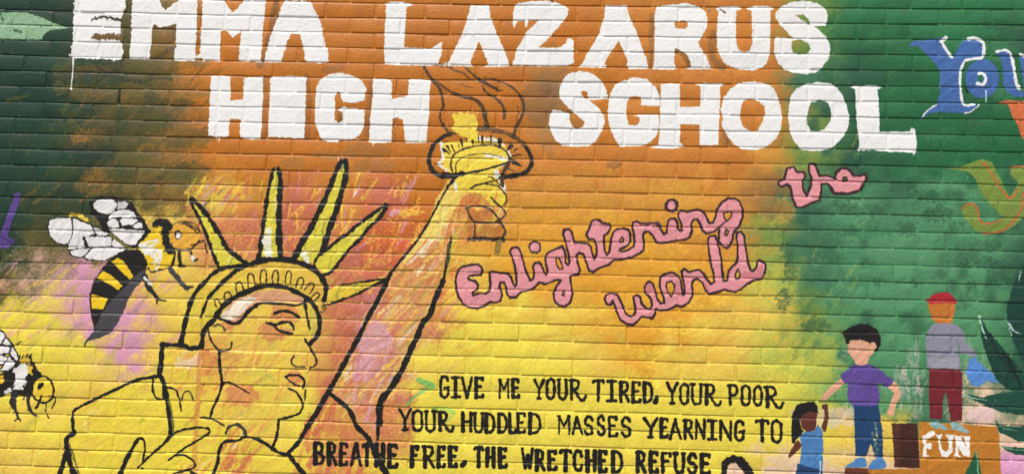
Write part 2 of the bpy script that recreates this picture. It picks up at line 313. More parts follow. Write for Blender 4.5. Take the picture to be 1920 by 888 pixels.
IMG = IMG * (1 - m[..., None]) + np.array([234, 194, 90], np.float32) * m[..., None]
HAND = element('hand', st)
poly([(3420,1345),(3500,1310),(3560,1300),(3640,1290),(3730,1290),(3770,1330),(3780,1420),(3800,1500),(3780,1540),(3700,1540),(3600,1450),(3420,1430),(3400,1380)], (236,206,66), f=G4, rough=2)
poly([(3500,1560),(3580,1580),(3680,1560),(3760,1660),(3790,1760),(3700,1790),(3500,1790)], (180,110,46), f=G4, alpha=.7, dry=.3, rough=3)
dabs(26, (895, 350, 950, 450), [(190,196,70),(200,110,40),(232,196,70),(214,150,60)], (10, 26), (3, 6), (-80, -40), .8, .6, 34)
line([(3720,1300),(3760,1360),(3780,1420)], 8, (240,236,220), f=G4, dry=.5); line([(3410,1360),(3420,1420)], 6, (240,236,220), f=G4, dry=.3)
t6 = (480, 222, 4.0); t10 = (480, 444, 4.0); t14 = (480, 666, 4.0); t9 = (0, 444, 4.0); t13 = (0, 666, 4.0); t5 = (0, 222, 4.0); t7 = (960, 222, 4.0); t11 = (960, 444, 4.0); t8 = (1440, 222, 4.0); t12 = (1440, 444, 4.0); t16 = (1440, 666, 4.0)
for p, a, b in [([(1610,525),(1680,490),(1800,500),(1850,540),(1880,600),(1860,650)],2.6,2.2), ([(1760,590),(1810,640),(1870,700),(1850,740),(1800,765)],3,2.6), ([(1575,670),(1660,655),(1760,680),(1830,770)],3.4,3), ([(1590,690),(1620,760),(1700,780),(1830,775)],2.8,3.4), ([(1640,780),(1640,888)],3,3), ([(1830,780),(1870,840),(1850,890)],3,3), ([(1660,430),(1760,440),(1830,500)],2,2)]:
    line(p, a, (44,38,26), f=t6, w2=b, dry=.25)
line([(1590,15),(1700,12),(1850,20)], 7, (50,38,26), f=t10, dry=.5); line([(1825,30),(1805,110)], 9, (130,110,50), f=t10, dry=.5)
HEAD = [(1500,2610),(1520,2500),(1640,2330),(1740,2250),(1920,2160),(2100,2140),(2250,2200),(2370,2270),(2395,2350),(2400,2460),(2290,2540),(2310,2600),(2360,2670),(2375,2740),(2320,2790),(2290,2850),(2270,2940),(2275,3020),(2240,3090),(2100,3130),(2080,3150),(2060,3300),(2040,3350),(1930,3280),(1800,3200),(1570,3130),(1640,2950),(1665,2860),(1640,2680),(1560,2620)]
HEAD_E = element('head', st)
poly(HEAD, (232,196,76), f=G4, alpha=.55, claim=True, rough=2)
dabs(70, (420, 600, 580, 800), [(236,206,64),(206,120,80),(224,170,80),(190,196,80),(214,160,120)], (14, 44), (4, 9), (-80, -40), .6, .8, 41, [(p[0]/4, p[1]/4) for p in HEAD])
for q_ in ([(2040,2280),(2230,2300),(2240,2400),(2150,2420),(2020,2380)],[(1960,2420),(2100,2440),(2140,2540),(2020,2560),(1940,2500)],[(1700,2880),(1900,2880),(1950,2960),(1860,3060),(1700,3020)],[(1680,2340),(1760,2400),(1740,2480),(1660,2440)],[(2170,2760),(2260,2780),(2250,2900),(2160,2870)]):
    poly(q_, (208,118,84), f=G4, alpha=.7, dry=.42, rough=6)
poly([(1640,2376),(1740,2260),(1920,2185),(2080,2165),(2230,2210),(2330,2260),(2270,2270),(2060,2260),(1930,2275),(1860,2330),(1800,2390),(1740,2410)], (212,150,130), f=G4, alpha=.8, rough=2)
poly([(1640,2376),(1740,2280),(1870,2215),(1920,2230),(1840,2320),(1760,2390),(1690,2400)], (234,226,206), f=G4, alpha=.85, dry=.25, rough=2)
poly([(2330,2260),(2400,2330),(2420,2450),(2390,2540),(2330,2500),(2300,2400)], (196,190,76), f=G4, alpha=.6, dry=.3, rough=2)
CR = element('crown', st)
CROWN = [(1355,2590),(1380,2450),(1410,2330),(1450,2210),(1530,2110),(1645,2005),(1850,1955),(2000,1935),(2170,1945),(2320,1995),(2400,2060),(2445,2140),(2440,2240),(2395,2250),(2360,2245),(2240,2195),(2140,2150),(2020,2135),(1920,2160),(1800,2205),(1700,2265),(1640,2335),(1600,2396),(1540,2456),(1515,2520),(1510,2600),(1400,2605)]
poly(CROWN, (224,190,66), f=G4, alpha=.7, claim=True, rough=2)
dabs(30, (350, 480, 470, 650), [(200,196,60),(236,206,64)], (14, 40), (4, 8), (-75, -45), .7, .6, 42, [(p[0]/4, p[1]/4) for p in CROWN])
for (x0, y0, w, h, a) in [(1620,2250,30,40,30),(1700,2195,40,50,20),(1790,2120,40,70,10),(1880,2060,40,80,5),(1975,2030,36,80,0),(2065,2035,34,80,0),(2165,2040,34,70,-5),(2260,2090,36,60,-20),(2340,2130,36,60,-35),(2385,2200,30,50,-45)]:
    ca, sa = math.cos(math.radians(a)), math.sin(math.radians(a))
    q = [(-w*.6, h*1.1),(-w*.62,h*.35),(-w*.3,-h*.1),(w*.3,-h*.1),(w*.62,h*.35),(w*.6,h*1.1)]
    line([(x0 + u*ca + v*sa, y0 - u*sa + v*ca) for u, v in q], 2.6, (56,46,24), f=G4, dry=.25)
def spike(fill, left, right, wl, wr, fr, c1=(216,204,64)):
    element('crown_spike', CR)
    poly(fill, c1, f=fr, rough=1.5); c = np.mean(F(fill, fr), 0)
    xs, ys = F(fill, fr).T
    dabs(10, (xs.min(), ys.min(), xs.max(), ys.max()), [(240,212,66),(150,156,56),(240,222,150)], (12, 34), (2, 5), (-85, -60), .85, .5, int(c[0]), F(fill, fr))
    line(left, wl[0], f=fr, w2=wl[1], rough=1.5); line(right, wr[0], f=fr, w2=wr[1], rough=1.5)
spike([(1430,1490),(1500,1560),(1580,1670),(1650,1770),(1765,1910),(1845,1985),(1640,1998),(1600,1905),(1540,1745),(1490,1630)], [(1425,1488),(1445,1545),(1490,1630),(1540,1745),(1565,1810),(1600,1905),(1640,1998)], [(1435,1490),(1500,1545),(1580,1650),(1650,1765),(1700,1855),(1765,1910),(1845,1975)], (5,6), (7,8), G4)
spike([(150,370),(185,450),(180,760),(180,1060),(20,1060),(50,760),(100,480)], [(130,380),(105,480),(80,620),(60,760),(40,890),(30,990),(15,1060)], [(165,380),(182,450),(176,620),(170,760),(172,890),(185,1050)], (6,8), (8,11), t6)
spike([(655,305),(690,400),(600,680),(530,890),(450,1090),(290,1050),(370,888),(480,680),(600,390)], [(640,318),(600,400),(545,540),(480,680),(420,800),(365,890),(320,980),(285,1045)], [(668,318),(678,400),(650,520),(605,680),(565,780),(530,890),(490,1010),(445,1095)], (8,11), (9,11), t6)
line([(650,350),(640,390)], 4, (140,150,80), f=t6)
spike([(985,640),(790,885),(560,1140),(510,1170),(440,1090),(470,1030),(640,890),(780,780),(880,710)], [(975,645),(880,712),(780,782),(690,862),(620,905),(560,958),(500,1000),(465,1030)], [(985,650),(930,740),(850,815),(785,895),(690,990),(620,1080),(560,1150),(510,1172)], (6,5), (6,6), t6)
spike([(975,320),(860,370),(740,430),(540,500),(530,400),(640,355),(780,335)], [(972,316),(900,320),(780,337),(640,357)], [(968,326),(860,372),(740,432),(600,482),(500,520)], (4,2.5), (5,3), t10, (232,200,60))
for p_, w_ in (([(85,0),(80,60),(95,150)], 15), ([(360,130),(385,190)], 11), ([(100,-60),(95,0)], 8)): line(p_, w_, (238,234,214), f=t10, dry=.35, rough=3, w2=w_ * .8, own=False)
line([(500,510),(520,530),(490,560)], 6, (110,90,40), f=t10, dry=.6)
CUR = CR
for p, a, b in [([(1845,205),(1640,245),(1530,340),(1450,440),(1410,560),(1380,680),(1355,800)],6,9), ([(1920,190),(1800,230),(1700,310),(1620,390),(1560,460),(1520,560),(1505,600)],9,4)]:
    line(p, a, f=t9, w2=b)
line([(-20,195),(80,170),(250,172),(400,222),(480,290),(520,360),(525,400),(508,470)], 10, f=t10, w2=8)
CUR = HEAD_E
line([(1950,372),(1800,430),(1700,490),(1640,560),(1600,620),(1540,680),(1520,740),(1510,820)], 9, f=t9, w2=9)
line([(-10,378),(100,362),(220,375),(320,420),(400,470),(440,520),(470,590),(475,680),(450,750),(400,800)], 8, f=t10, w2=7)
line([(1920,510),(1860,560),(1800,630),(1740,645),(1680,620),(1620,595)], 7, f=t9, w2=5)
line([(-10,510),(60,492),(200,500),(300,510),(350,490),(365,465)], 5, f=t10, w2=3)
line([(365,480),(380,580),(400,690)], 6, (30,34,22), f=t10, w2=3)
line([(1215,805),(1380,812),(1420,835),(1510,822)], 7.5, f=t9); CUR = ROBE_E
line([(1218,800),(1210,890),(1205,960),(1195,1035)], 8.5, f=t9, w2=9)
CUR = HEAD_E
line([(1600,665),(1650,655),(1690,695)], 4, (90,80,40), f=t9, dry=.3); line([(1560,690),(1575,750),(1600,800),(1650,850),(1720,840),(1735,790)], 3.4, (50,44,24), f=t9)
line([(1645,850),(1650,980),(1665,1090),(1640,1180),(1600,1270),(1570,1355)], 5.5, f=t9, w2=4)
line([(1665,205),(1720,200),(1800,240),(1870,280)], 4, f=t13, w2=2)
line([(1500,462),(1580,470),(1680,520)], 4, (50,44,24), f=t13, w2=2.5)
for p, a, b in [([(140,572),(200,550),(260,560),(318,597)],5.5,5), ([(80,640),(140,655),(200,637),(260,642),(285,690)],5,4.5), ([(120,650),(180,702),(268,722)],3.6,5.5), ([(365,760),(395,810),(440,885),(458,925),(440,965),(408,972)],3.6,3), ([(285,885),(265,940),(300,968),(362,970)],3,2.5), ([(405,985),(378,1018)],1.6,1)]:
    line(p, a, f=t10, w2=b)
line([(210,690),(262,700)], 4, (206,140,110), f=t10, dry=.3)
for p, a, b in [([(220,158),(260,145),(325,150),(362,190),(350,235)],4,5), ([(228,165),(275,205),(325,225)],2.5,3), ([(240,242),(300,270),(335,320),(352,375),(320,430),(260,455),(165,478)],3,4), ([(368,255),(366,330)],3,2), ([(168,480),(158,580),(142,640),(120,690)],4.5,5)]:
    line(p, a, f=t14, w2=b)
CUR = ROBE_E
line([(-20,615),(60,650),(130,700),(200,735),(240,740),(290,800),(370,900)], 5, f=t14, w2=8)
CUR = ARM_E
line([(1510,450),(1440,512),(1370,630),(1300,765),(1220,895),(1150,985),(1080,1070),(1010,1160),(980,1240),(920,1365),(850,1470),(810,1560),(760,1665),(690,1780),(610,1920),(540,2050),(490,2150),(430,2245),(370,2330),(320,2420),(240,2505)], 3, f=t6, w2=7.5)
line([(905,345+888),(800,1330+88),(690,1668)], 1, f=t10, alpha=0)
line([(820,560+888),(690,1776),(540,2046),(430,2250)], 1, f=t6, alpha=0)
for i, (a, b) in enumerate([((1010,1160),(850,1470)), ((850,1470),(690,1780)), ((690,1780),(540,2050)), ((540,2050),(370,2330))]):
    line([a, ((a[0]+b[0])/2+4, (a[1]+b[1])/2), b], 7 + i * .6, f=t6, w2=8.5)
line([(1465,0),(1445,100),(1428,200),(1402,330),(1370,400),(1330,500),(1300,590),(1250,640),(1210,740),(1170,820),(1140,888),(1090,998),(1010,1130),(940,1218),(925,1280),(925,1390)], 4, f=t10, w2=12)
line([(1402,330),(1370,400),(1330,500),(1300,590),(1250,640),(1210,740),(1170,820),(1140,888),(1090,998),(1010,1130),(940,1218)], 9, f=t10, w2=10)
line([(922,380),(918,500),(908,635)], 10, f=t14, w2=4)
line([(1448,50),(1436,190)], 6, (70,72,40), f=t10, dry=.5)
line([(555,285),(640,350),(710,420),(750,520),(820,590),(860,650),(900,750),(960,850),(1000,910)], 7, f=t14, w2=10)
CUR = ROBE_E
for p, a, b in [([(1200,150),(1100,165),(1000,190),(860,255),(700,330),(600,380),(545,420)],6,4), ([(545,425),(548,520),(560,580)],4,6.5), ([(555,580),(505,615),(500,700),(478,790),(445,900)],8,9), ([(500,690),(530,820),(565,900)],9,10), ([(1205,145),(1240,250),(1255,350),(1270,450),(1282,590)],7,8),
    ([(1145,175),(1150,270),(1180,320),(1235,322)],4,3), ([(1165,165),(1200,150),(1222,200),(1225,320)],3,3), ([(1255,235),(1310,250),(1340,310),(1358,410)],3.4,2.5), ([(1360,330),(1380,275),(1420,270),(1450,330)],2.6,3),
    ([(1280,590),(1350,560),(1420,545),(1490,535),(1560,545),(1570,575),(1500,620),(1400,680),(1330,730),(1270,775)],4,3.5), ([(1310,745),(1390,745),(1450,790),(1455,835),(1380,860),(1300,880)],3.4,3.4), ([(1282,592),(1220,665),(1150,725),(1080,790),(1035,838)],6,3),
    ([(1080,628),(1040,618),(1000,680),(950,770),(895,900)],4,9), ([(1080,625),(1086,700),(1072,780)],3,4), ([(1695,575),(1720,530),(1780,515),(1830,550),(1842,605)],5,6), ([(1940,620),(1840,605),(1780,635),(1680,645),(1640,720),(1630,800),(1600,880)],4,6), ([(1430,870),(1470,888)],5,5)]:
    line(p, a, (60,60,50) if p[0] == (1695,575) or p[0] == (1360,330) else BLK, f=t13, w2=b, dry=.3 if p[0] == (1695,575) else .0)
line([(1265,330),(1290,450),(1300,580)], 4, (110,110,40), f=t13, dry=.4); line([(520,660),(560,780),(590,880)], 4, (110,104,40), f=t13, dry=.5)
blob(1065, 843, 10, 8, BLK, f=t13)
# torch
TO = element('torch', st)
poly([(1385,190),(1500,165),(1660,148),(1760,155),(1850,190),(1895,250),(1905,310),(1840,365),(1780,400),(1700,470),(1500,480),(1440,400),(1380,350),(1400,290)], (238,208,70), f=t6, rough=2.5)
for p, a, b in [([(1395,180),(1390,240),(1400,300),(1370,345),(1430,385)],5,5), ([(1680,150),(1780,160),(1860,200)],8,4), ([(1730,270),(1820,290),(1890,300)],6,6), ([(1890,240),(1905,300),(1840,355)],5,4), ([(1800,390),(1790,430)],6,5)]:
    line(p, a, (240,238,226), f=t6, w2=b, dry=.45, rough=2)
tq = (780, 110, 3.7)
line([(240,520),(180,545),(120,600),(92,680),(95,740),(130,790),(190,815),(260,812),(320,795)], 6, (36,30,24), f=tq, w2=9, dry=.12)
line([(240,520),(320,497),(420,488),(520,495),(620,515),(700,555),(760,610),(795,670),(800,730),(770,780),(720,805),(640,818),(580,822)], 9, (72,50,26), f=tq, w2=5, dry=.42, alpha=.8)
line([(760,610),(798,680),(798,740),(760,785),(700,808),(600,822)], 5, (34,28,22), f=tq, w2=8)
line([(250,780),(240,720),(270,660),(350,620),(450,600),(550,600),(620,640),(650,690)], 3.4, (70,56,26), f=tq, w2=2.6, dry=.2)
line([(275,790),(280,720),(330,680),(420,660),(520,662),(590,680)], 2.6, (90,74,30), f=tq, w2=1.6, dry=.3)
line([(225,800),(330,795),(450,775),(560,745),(620,725),(650,700)], 4, f=tq, w2=3); line([(215,885),(260,835),(320,800)], 3, f=tq); line([(600,880),(600,800),(640,730),(655,690)], 6, (70,50,30), f=tq, dry=.3)
line([(180,808),(250,805),(330,798)], 10, f=tq, w2=5, dry=.1); line([(400,885),(480,860),(560,840),(600,800)], 2.6, f=tq)
for a, b, wd in [((190,630),(235,665),5),((215,608),(240,650),4),((245,600),(270,648),3.4),((312,560),(325,625),5),((345,545),(350,570),2),((390,560),(396,600),4),((430,535),(438,575),4),((460,540),(462,595),5),((520,540),(518,580),4),((580,565),(578,620),7),((660,600),(630,640),7),((700,625),(680,640),2.4),((665,672),(735,660),3.4),((680,715),(735,745),8),((640,760),(690,785),3),((130,730),(190,728),2.4),((290,590),(300,620),2)]:
    line([a, b], wd, (40,34,22), f=tq, sm=False, w2=1.5, dry=.15)
FL = element('flame', st)
poly([(255,385),(350,370),(420,378),(428,550),(380,560),(250,500),(262,440)], (238,206,70), f=tq, rough=3, dry=.1)
BR = (52,38,24)
for p, a, b in [([(55,55),(85,110),(125,160),(165,210),(185,280),(190,340)],6,5), ([(200,320),(170,370),(170,430),(190,465),(235,520)],3,7), ([(145,155),(190,195),(250,235),(330,265),(400,280),(450,320),(475,380),(490,470)],2.5,9), ([(220,55),(270,80),(330,105),(380,145)],4,2), ([(340,62),(380,95),(420,135),(480,170),(560,215),(600,225)],4,2.5),
    ([(430,140),(480,170),(560,212)],8,5), ([(458,190),(485,235),(540,265),(585,305),(612,360),(610,410)],3,7), ([(470,132),(560,150),(650,190),(710,240),(745,310),(735,400),(700,460),(675,540)],2.2,7), ([(600,165),(650,200)],1.5,1.5), ([(700,330),(712,370),(690,430)],1.5,1.5), ([(310,160),(330,185),(400,205)],1.6,1), ([(140,40),(165,55),(220,60)],4,2)]:
    line(p, a * .9, BR, f=tq, w2=b * .9, dry=.42, alpha=.85)
# ---- bees
def bee_wing(cells, parent, f, under=None, greys=()):
    element('wing', parent)
    if under: poly(under, (26,24,20), f=f, rough=1.5)
    for q in cells: line(list(q) + [q[0]], 4.6, (24,22,20), f=f, sm=False)
    for i, q in enumerate(cells): poly(q, (206,204,204) if i in greys else (230,228,226), f=f, rough=1.4)
be = element('painted_bee', 0, 'large painted bee with white wings and striped black and yellow body')
fb = (60, 350, 5.222)
bee_wing([[(160,380),(175,330),(220,310),(340,303),(378,308),(395,370),(395,430),(385,500),(350,552),(300,555),(240,535),(200,500),(165,430)],
  [(395,312),(440,320),(520,350),(585,385),(600,430),(610,455),(560,480),(490,490),(510,560),(520,590),(440,600),(355,610),(360,560),(400,480),(410,400)], [(605,392),(650,400),(700,435),(755,460),(740,470),(640,475),(610,440)],
  [(520,490),(640,482),(780,488),(770,580),(560,588),(535,550)], [(790,500),(830,520),(920,585),(900,595),(790,588),(775,570)], [(370,625),(480,605),(570,600),(540,640),(500,680),(440,682),(385,660)], [(600,592),(740,590),(920,608),(870,635),(790,680),(720,712),(620,712),(540,700),(515,680),(545,650)]], be, fb)
line([(380,275),(440,272),(500,300),(540,325)], 6, (232,200,60), f=fb, dry=.3)
bee_wing([[(595,160),(640,130),(720,122),(800,125),(830,170),(815,210),(770,262),(720,272),(650,240),(610,205)], [(838,145),(900,140),(945,160),(925,200),(870,218),(830,215)], [(745,290),(800,240),(880,222),(950,225),(1000,245),(1020,290),(960,295),(820,298),(750,312)],
  [(728,350),(760,315),(820,312),(850,350),(858,395),(800,400),(745,380)], [(855,320),(900,305),(1010,310),(1045,335),(980,370),(880,378)], [(980,380),(1040,350),(1075,355),(1080,400),(1010,408)], [(755,410),(900,412),(1050,425),(1108,430),(1070,490),(1020,560),(960,575),(900,540),(780,450)]], be, fb,
  [(560,150),(620,100),(760,90),(900,110),(990,170),(1030,240),(1080,300),(1130,380),(1160,440),(1100,520),(1040,590),(960,600),(860,520),(760,460),(700,420),(620,290),(570,260)], (1,))
line([(770,465),(850,530),(960,605)], 5, (110,110,50), f=fb)
CUR = be
ab = [(1030,90),(940,95),(860,140),(800,190),(760,240),(710,310),(690,370),(672,430),(675,530),(690,620),(710,680),(700,720),(660,750),(635,790),(628,820),(640,815),(665,775),(750,755),(830,715),(880,650),(920,570),(950,480),(1000,400),(1050,330),(1090,270),(1100,200),(1060,140)]
element('abdomen', be)
poly(ab, (26,24,21), f=t9, rough=1.4)
poly([(1090,235),(1000,300),(930,380),(860,450),(800,510),(760,570),(730,640),(705,700),(635,790),(628,820),(665,775),(750,755),(830,715),(880,650),(920,570),(950,480),(1000,400),(1050,340),(1090,290)], (70,68,72), f=t9)
for s in ([(835,180),(885,150),(930,190),(1000,290),(975,320),(900,250)], [(725,305),(770,250),(840,290),(920,360),(890,400),(800,340)], [(685,425),(810,460),(770,540),(685,530)]): poly(s, (240,196,30), f=t9)
line([(1085,300),(1110,370),(1150,420),(1185,465)], 10, (40,38,38), f=t9, w2=6); line([(1180,462),(1210,470),(1245,475)], 4, (30,28,26), f=t9, w2=2); line([(1180,465),(1178,500)], 4, BLK, f=t9, w2=2); line([(1085,305),(1125,350)], 5, (220,220,220), f=t9, dry=.3)
element('thorax', be)
poly([(1050,40),(1100,0),(1180,-80),(1230,-70),(1260,40),(1310,100),(1310,210),(1250,225),(1100,225),(1080,140),(1030,100)], (238,198,36), f=t9, rough=3)
poly([(1020,600),(1050,620),(1110,700),(1130,760),(1110,790),(1050,740),(1000,640)], (26,24,20), f=fb, rough=3)
for p, wd in [([(1060,575),(1130,540),(1230,515)],7), ([(1070,580),(1180,570),(1240,530)],6), ([(1090,620),(1180,610),(1240,640),(1245,690),(1200,760)],9), ([(1110,650),(1190,650),(1210,700),(1180,740)],6), ([(1260,640),(1260,720),(1210,810)],6), ([(1150,650),(1230,720)],5)]:
    line(p, wd, (236,232,224), f=fb, w2=3, dry=.2, rough=1.6)
poly([(1180,340),(1230,310),(1310,310),(1370,350),(1375,400),(1340,440),(1340,500),(1370,570),(1400,620),(1385,660),(1320,655),(1280,570),(1285,500),(1250,470),(1280,400),(1230,380),(1190,390)], (26,24,20), f=fb, rough=3)
line([(1130,795),(1180,830),(1230,810),(1290,800),(1340,790)], 3, BLK, f=fb, rough=2.5)
line([(1350,790),(1380,840),(1420,880),(1460,940),(1520,990)], 9, (64,62,64), f=fb, w2=7); line([(1500,985),(1570,975)], 6, (50,48,48), f=fb, w2=3)
element('bee_head', be)
blob(1495, 485, 150, 135, (226,166,60), f=fb, rough=1.5); blob(1530, 480, 100, 110, (232,176,60), f=fb, own=False, alpha=.6)
blob(1428, 468, 34, 46, (26,24,20), f=fb); blob(1430, 472, 25, 34, (234,234,230), f=fb)
for p, a in [([(1370,380),(1430,345),(1520,340),(1600,370),(1650,440)],1.6), ([(1480,350),(1560,400),(1620,450)],2), ([(1500,345),(1590,395),(1640,440)],2.2), ([(1450,360),(1540,380),(1600,430)],1.6), ([(1370,590),(1430,615),(1530,615),(1600,570),(1640,520)],3), ([(1560,570),(1620,550),(1690,520)],2.6), ([(1400,640),(1395,700),(1370,770)],4), ([(1440,620),(1445,700),(1455,760)],6), ([(1440,770),(1495,775)],5), ([(1555,630),(1570,680)],4), ([(1690,540),(1700,600),(1715,640)],2.6)]:
    line(p, a, (40,32,20), f=fb, dry=.2)
line([(1572,680),(1580,725)], 5, (226,226,226), f=fb); line([(1590,720),(1620,708)], 4, (40,32,20), f=fb)
b2 = element('painted_bee', 0, 'smaller painted bee cut by the left edge, with a round yellow face')
bee_wing([[(-90,2480),(-40,2470),(15,2480),(40,2520),(10,2570),(-40,2580),(-90,2570)], [(50,2530),(90,2580),(60,2590),(20,2570)], [(-90,2590),(0,2590),(80,2600),(70,2640),(0,2650),(-90,2650)], [(90,2595),(125,2640),(140,2700),(110,2690),(80,2650)],
  [(-90,2665),(20,2660),(60,2680),(20,2720),(-30,2740),(-90,2740)], [(70,2670),(110,2710),(120,2730),(60,2770),(0,2775),(30,2730)]], b2, G4)
element('thorax', b2)
poly([(130,30),(190,0),(240,10),(270,90),(330,150),(290,170),(245,230),(240,290),(200,310),(130,290),(60,280),(0,320),(-90,350),(-90,120),(0,130),(60,110),(100,80)], (26,24,20), f=t13, rough=2)
poly([(100,90),(150,70),(190,60),(215,100),(200,150),(185,200),(170,250),(95,255),(110,180)], (232,230,224), f=t13, rough=3); poly([(205,60),(245,80),(240,140),(205,130)], (226,190,50), f=t13, rough=3)
poly([(-60,150),(20,140),(30,200),(-60,220)], (226,180,40), f=t13, rough=2); poly([(20,270),(80,235),(95,270),(40,285)], (228,226,220), f=t13, rough=2)
poly([(150,20),(190,0),(235,20),(230,60),(150,60)], (214,180,60), f=t13, rough=3)
for a, b in [((140,25),(150,-5)),((165,20),(180,-10)),((195,15),(210,-12)),((225,20),(238,-10))]: line([a, b], 2.5, f=t13)
for p, a, b in [([(105,290),(98,330),(100,385)],11,10), ([(110,380),(125,430),(138,468)],6,3.5), ([(112,485),(135,462),(155,482)],3,3), ([(208,300),(218,380),(240,425),(268,445)],7,4), ([(180,290),(175,325)],2,2)]:
    line(p, a, (44,42,42), f=t13, w2=b)
element('bee_head', b2)
blob(322, 258, 80, 92, (234,204,60), f=t13)
for p, a in [([(245,230),(240,290),(280,335),(330,352),(385,320),(402,270),(395,210),(350,160),(310,150)],3.4), ([(305,300),(302,330),(285,365),(268,390)],4), ([(350,350),(342,380),(346,430),(368,466)],1.8), ([(365,298),(410,310),(408,350),(388,390)],2)]: line(p, a, f=t13)
poly([(277,240),(290,205),(328,198),(330,225),(312,240),(285,258)], (20,18,16), f=t13)
CUR = b2; line([(128,805),(140,795),(155,785)], 2, f=t9)
# ---- title lettering
TS = {}
def title_word(label, letters):
    e = element('painted_word', 0, label)
    for (P, holes, dx, dy, rg) in letters:
        element('letter', e); poly(P, WHT, [sh(h, dx, dy) if False else h for h in holes], f=(dx / 4, dy / 4, 4.0), rough=rg * .9, joint=.0, var=.035)
    return e
for p, wd, c, d in [([(2080,-20),(2040,200),(2010,330),(1950,480)],12,(130,84,40),.1), ([(2300,580),(2310,800),(2300,1030)],12,(150,92,42),.1), ([(2790,620),(2760,850),(2755,1010)],9,(150,92,42),.1), ([(1995,600),(1985,800),(1975,1030)],10,(160,98,42),.1), ([(5060,370),(5140,430),(5170,500)],8,(120,84,40),.1), ([(5350,250),(5340,420),(5420,510)],12,(140,94,48),.1), ([(4885,120),(4880,500)],8,(150,104,56),.1), ([(2560,820),(2560,920)],14,(130,84,40),.1), ([(2960,900),(2955,1050)],10,(160,98,42),.1),
    ([(5430,1000),(5470,1090)],6,(140,96,50),.1), ([(2450,525),(2560,505)],14,(150,94,44),.2)]:
    line(p, wd, c, f=G4, dry=d, alpha=.7, own=False)
E_ = [(560,-60),(945,-60),(945,60),(925,100),(905,140),(905,305),(915,330),(925,400),(905,445),(870,450),(860,468),(850,448),(740,442),(640,440),(560,436),(540,425),(512,408),(535,398),(545,300),(548,130),(553,60)]
title_word('white block word of four letters at the top left corner of the mural', [
 (E_, [], 0, 0, 2),
 ([(1000,-60),(990,60),(985,200),(978,330),(968,442),(1120,440),(1133,330),(1140,208),(1160,185),(1200,210),(1322,180),(1316,330),(1306,455),(1400,458),(1462,452),(1468,330),(1475,200),(1482,0),(1482,-60),(1345,-60),(1338,0),(1290,40),(1240,78),(1215,40),(1190,0),(1150,-60)], [], 0, 0, 1.6),
 ([(1520,-60),(1515,100),(1508,250),(1500,400),(1440,432),(1520,440),(1526,480),(1532,450),(1650,458),(1652,330),(1655,228),(1700,232),(1742,285),(1808,232),(1798,330),(1790,455),(1955,466),(1965,330),(1972,240),(1985,100),(1998,-60),(1840,-60),(1822,10),(1780,60),(1738,92),(1705,40),(1680,0),(1640,-60)], [], 0, 0, 1.6),
 ([(210,8),(290,0),(375,5),(410,20),(460,110),(495,200),(505,250),(520,340),(545,400),(543,470),(430,470),(365,460),(350,330),(328,260),(260,256),(235,320),(205,400),(188,466),(60,465),(75,390),(110,260),(170,110)], [], 1920, 0, 2.2)])
lz = title_word('white block word of seven letters at the top of the mural, right of the shorter one', [
 ([(965,28),(1010,12),(1100,15),(1180,35),(1130,55),(1120,150),(1115,260),(1112,355),(1250,360),(1280,370),(1340,352),(1380,318),(1393,320),(1393,370),(1385,430),(1365,482),(1310,492),(1050,490),(965,480),(960,400),(965,260),(970,130),(975,45)], [], 1920, 0, 1.2),
 ([(1610,38),(1745,38),(1760,130),(1800,240),(1850,350),(1880,430),(1902,498),(1710,502),(1742,480),(1700,380),(1672,313),(1640,380),(1605,470),(1625,498),(1430,492),(1345,488),(1440,470),(1500,350),(1560,220)], [], 1920, 0, 1.2),
 ([(20,40),(50,25),(150,10),(260,5),(330,20),(400,45),(425,75),(415,120),(360,190),(300,260),(240,320),(200,358),(330,360),(370,350),(400,325),(412,290),(450,292),(462,320),(462,400),(465,470),(420,492),(200,495),(0,488),(10,450),(40,360),(100,250),(160,190),(200,152),(120,155),(112,205),(100,207),(94,155),(50,155),(35,175),(15,212),(2,190),(5,120),(15,70)], [], 3840, 0, 1.2),
 ([(700,38),(790,45),(862,42),(880,130),(920,210),(950,290),(980,380),(1010,450),(1022,515),(880,520),(858,492),(870,465),(830,380),(797,308),(750,380),(715,430),(690,480),(712,492),(700,508),(495,505),(520,480),(560,410),(620,310),(655,240),(690,130)], [], 3840, 0, 1.2),
 ([(1085,50),(1180,38),(1300,25),(1400,50),(1450,90),(1467,140),(1460,210),(1430,270),(1392,318),(1420,370),(1455,420),(1480,480),(1490,510),(1520,518),(1300,520),(1340,500),(1330,450),(1300,400),(1260,375),(1218,365),(1215,480),(1240,515),(1200,522),(1055,520),(1065,480),(1068,330),(1070,200),(1068,120)], [[(1220,165),(1270,155),(1315,165),(1318,205),(1290,215),(1220,212)]], 3840, 0, 1.2),
 ([(1530,62),(1570,50),(1700,48),(1722,68),(1680,85),(1678,200),(1680,320),(1700,380),(1740,392),(1780,385),(1800,330),(1800,200),(1795,90),(1758,65),(1800,45),(1920,45),(1970,60),(1938,85),(1935,200),(1935,400),(1910,470),(1880,505),(1800,528),(1720,522),(1650,505),(1590,470),(1550,410),(1535,340),(1535,200),(1545,90)], [], 3840, 0, 1.2),
 ([(55,100),(90,55),(180,15),(270,5),(360,25),(410,50),(440,90),(447,150),(430,195),(345,200),(400,245),(450,300),(468,370),(455,440),(410,500),(360,545),(290,555),(200,550),(120,520),(70,470),(45,400),(40,320),(60,280),(140,285),(190,290),(130,230),(80,180),(60,140)], [[(205,115),(265,113),(298,148),(316,190),(260,155)],[(185,305),(235,292),(295,325),(318,365),(290,405),(230,408),(182,390),(175,345)]], 5760, 0, 1.4)])
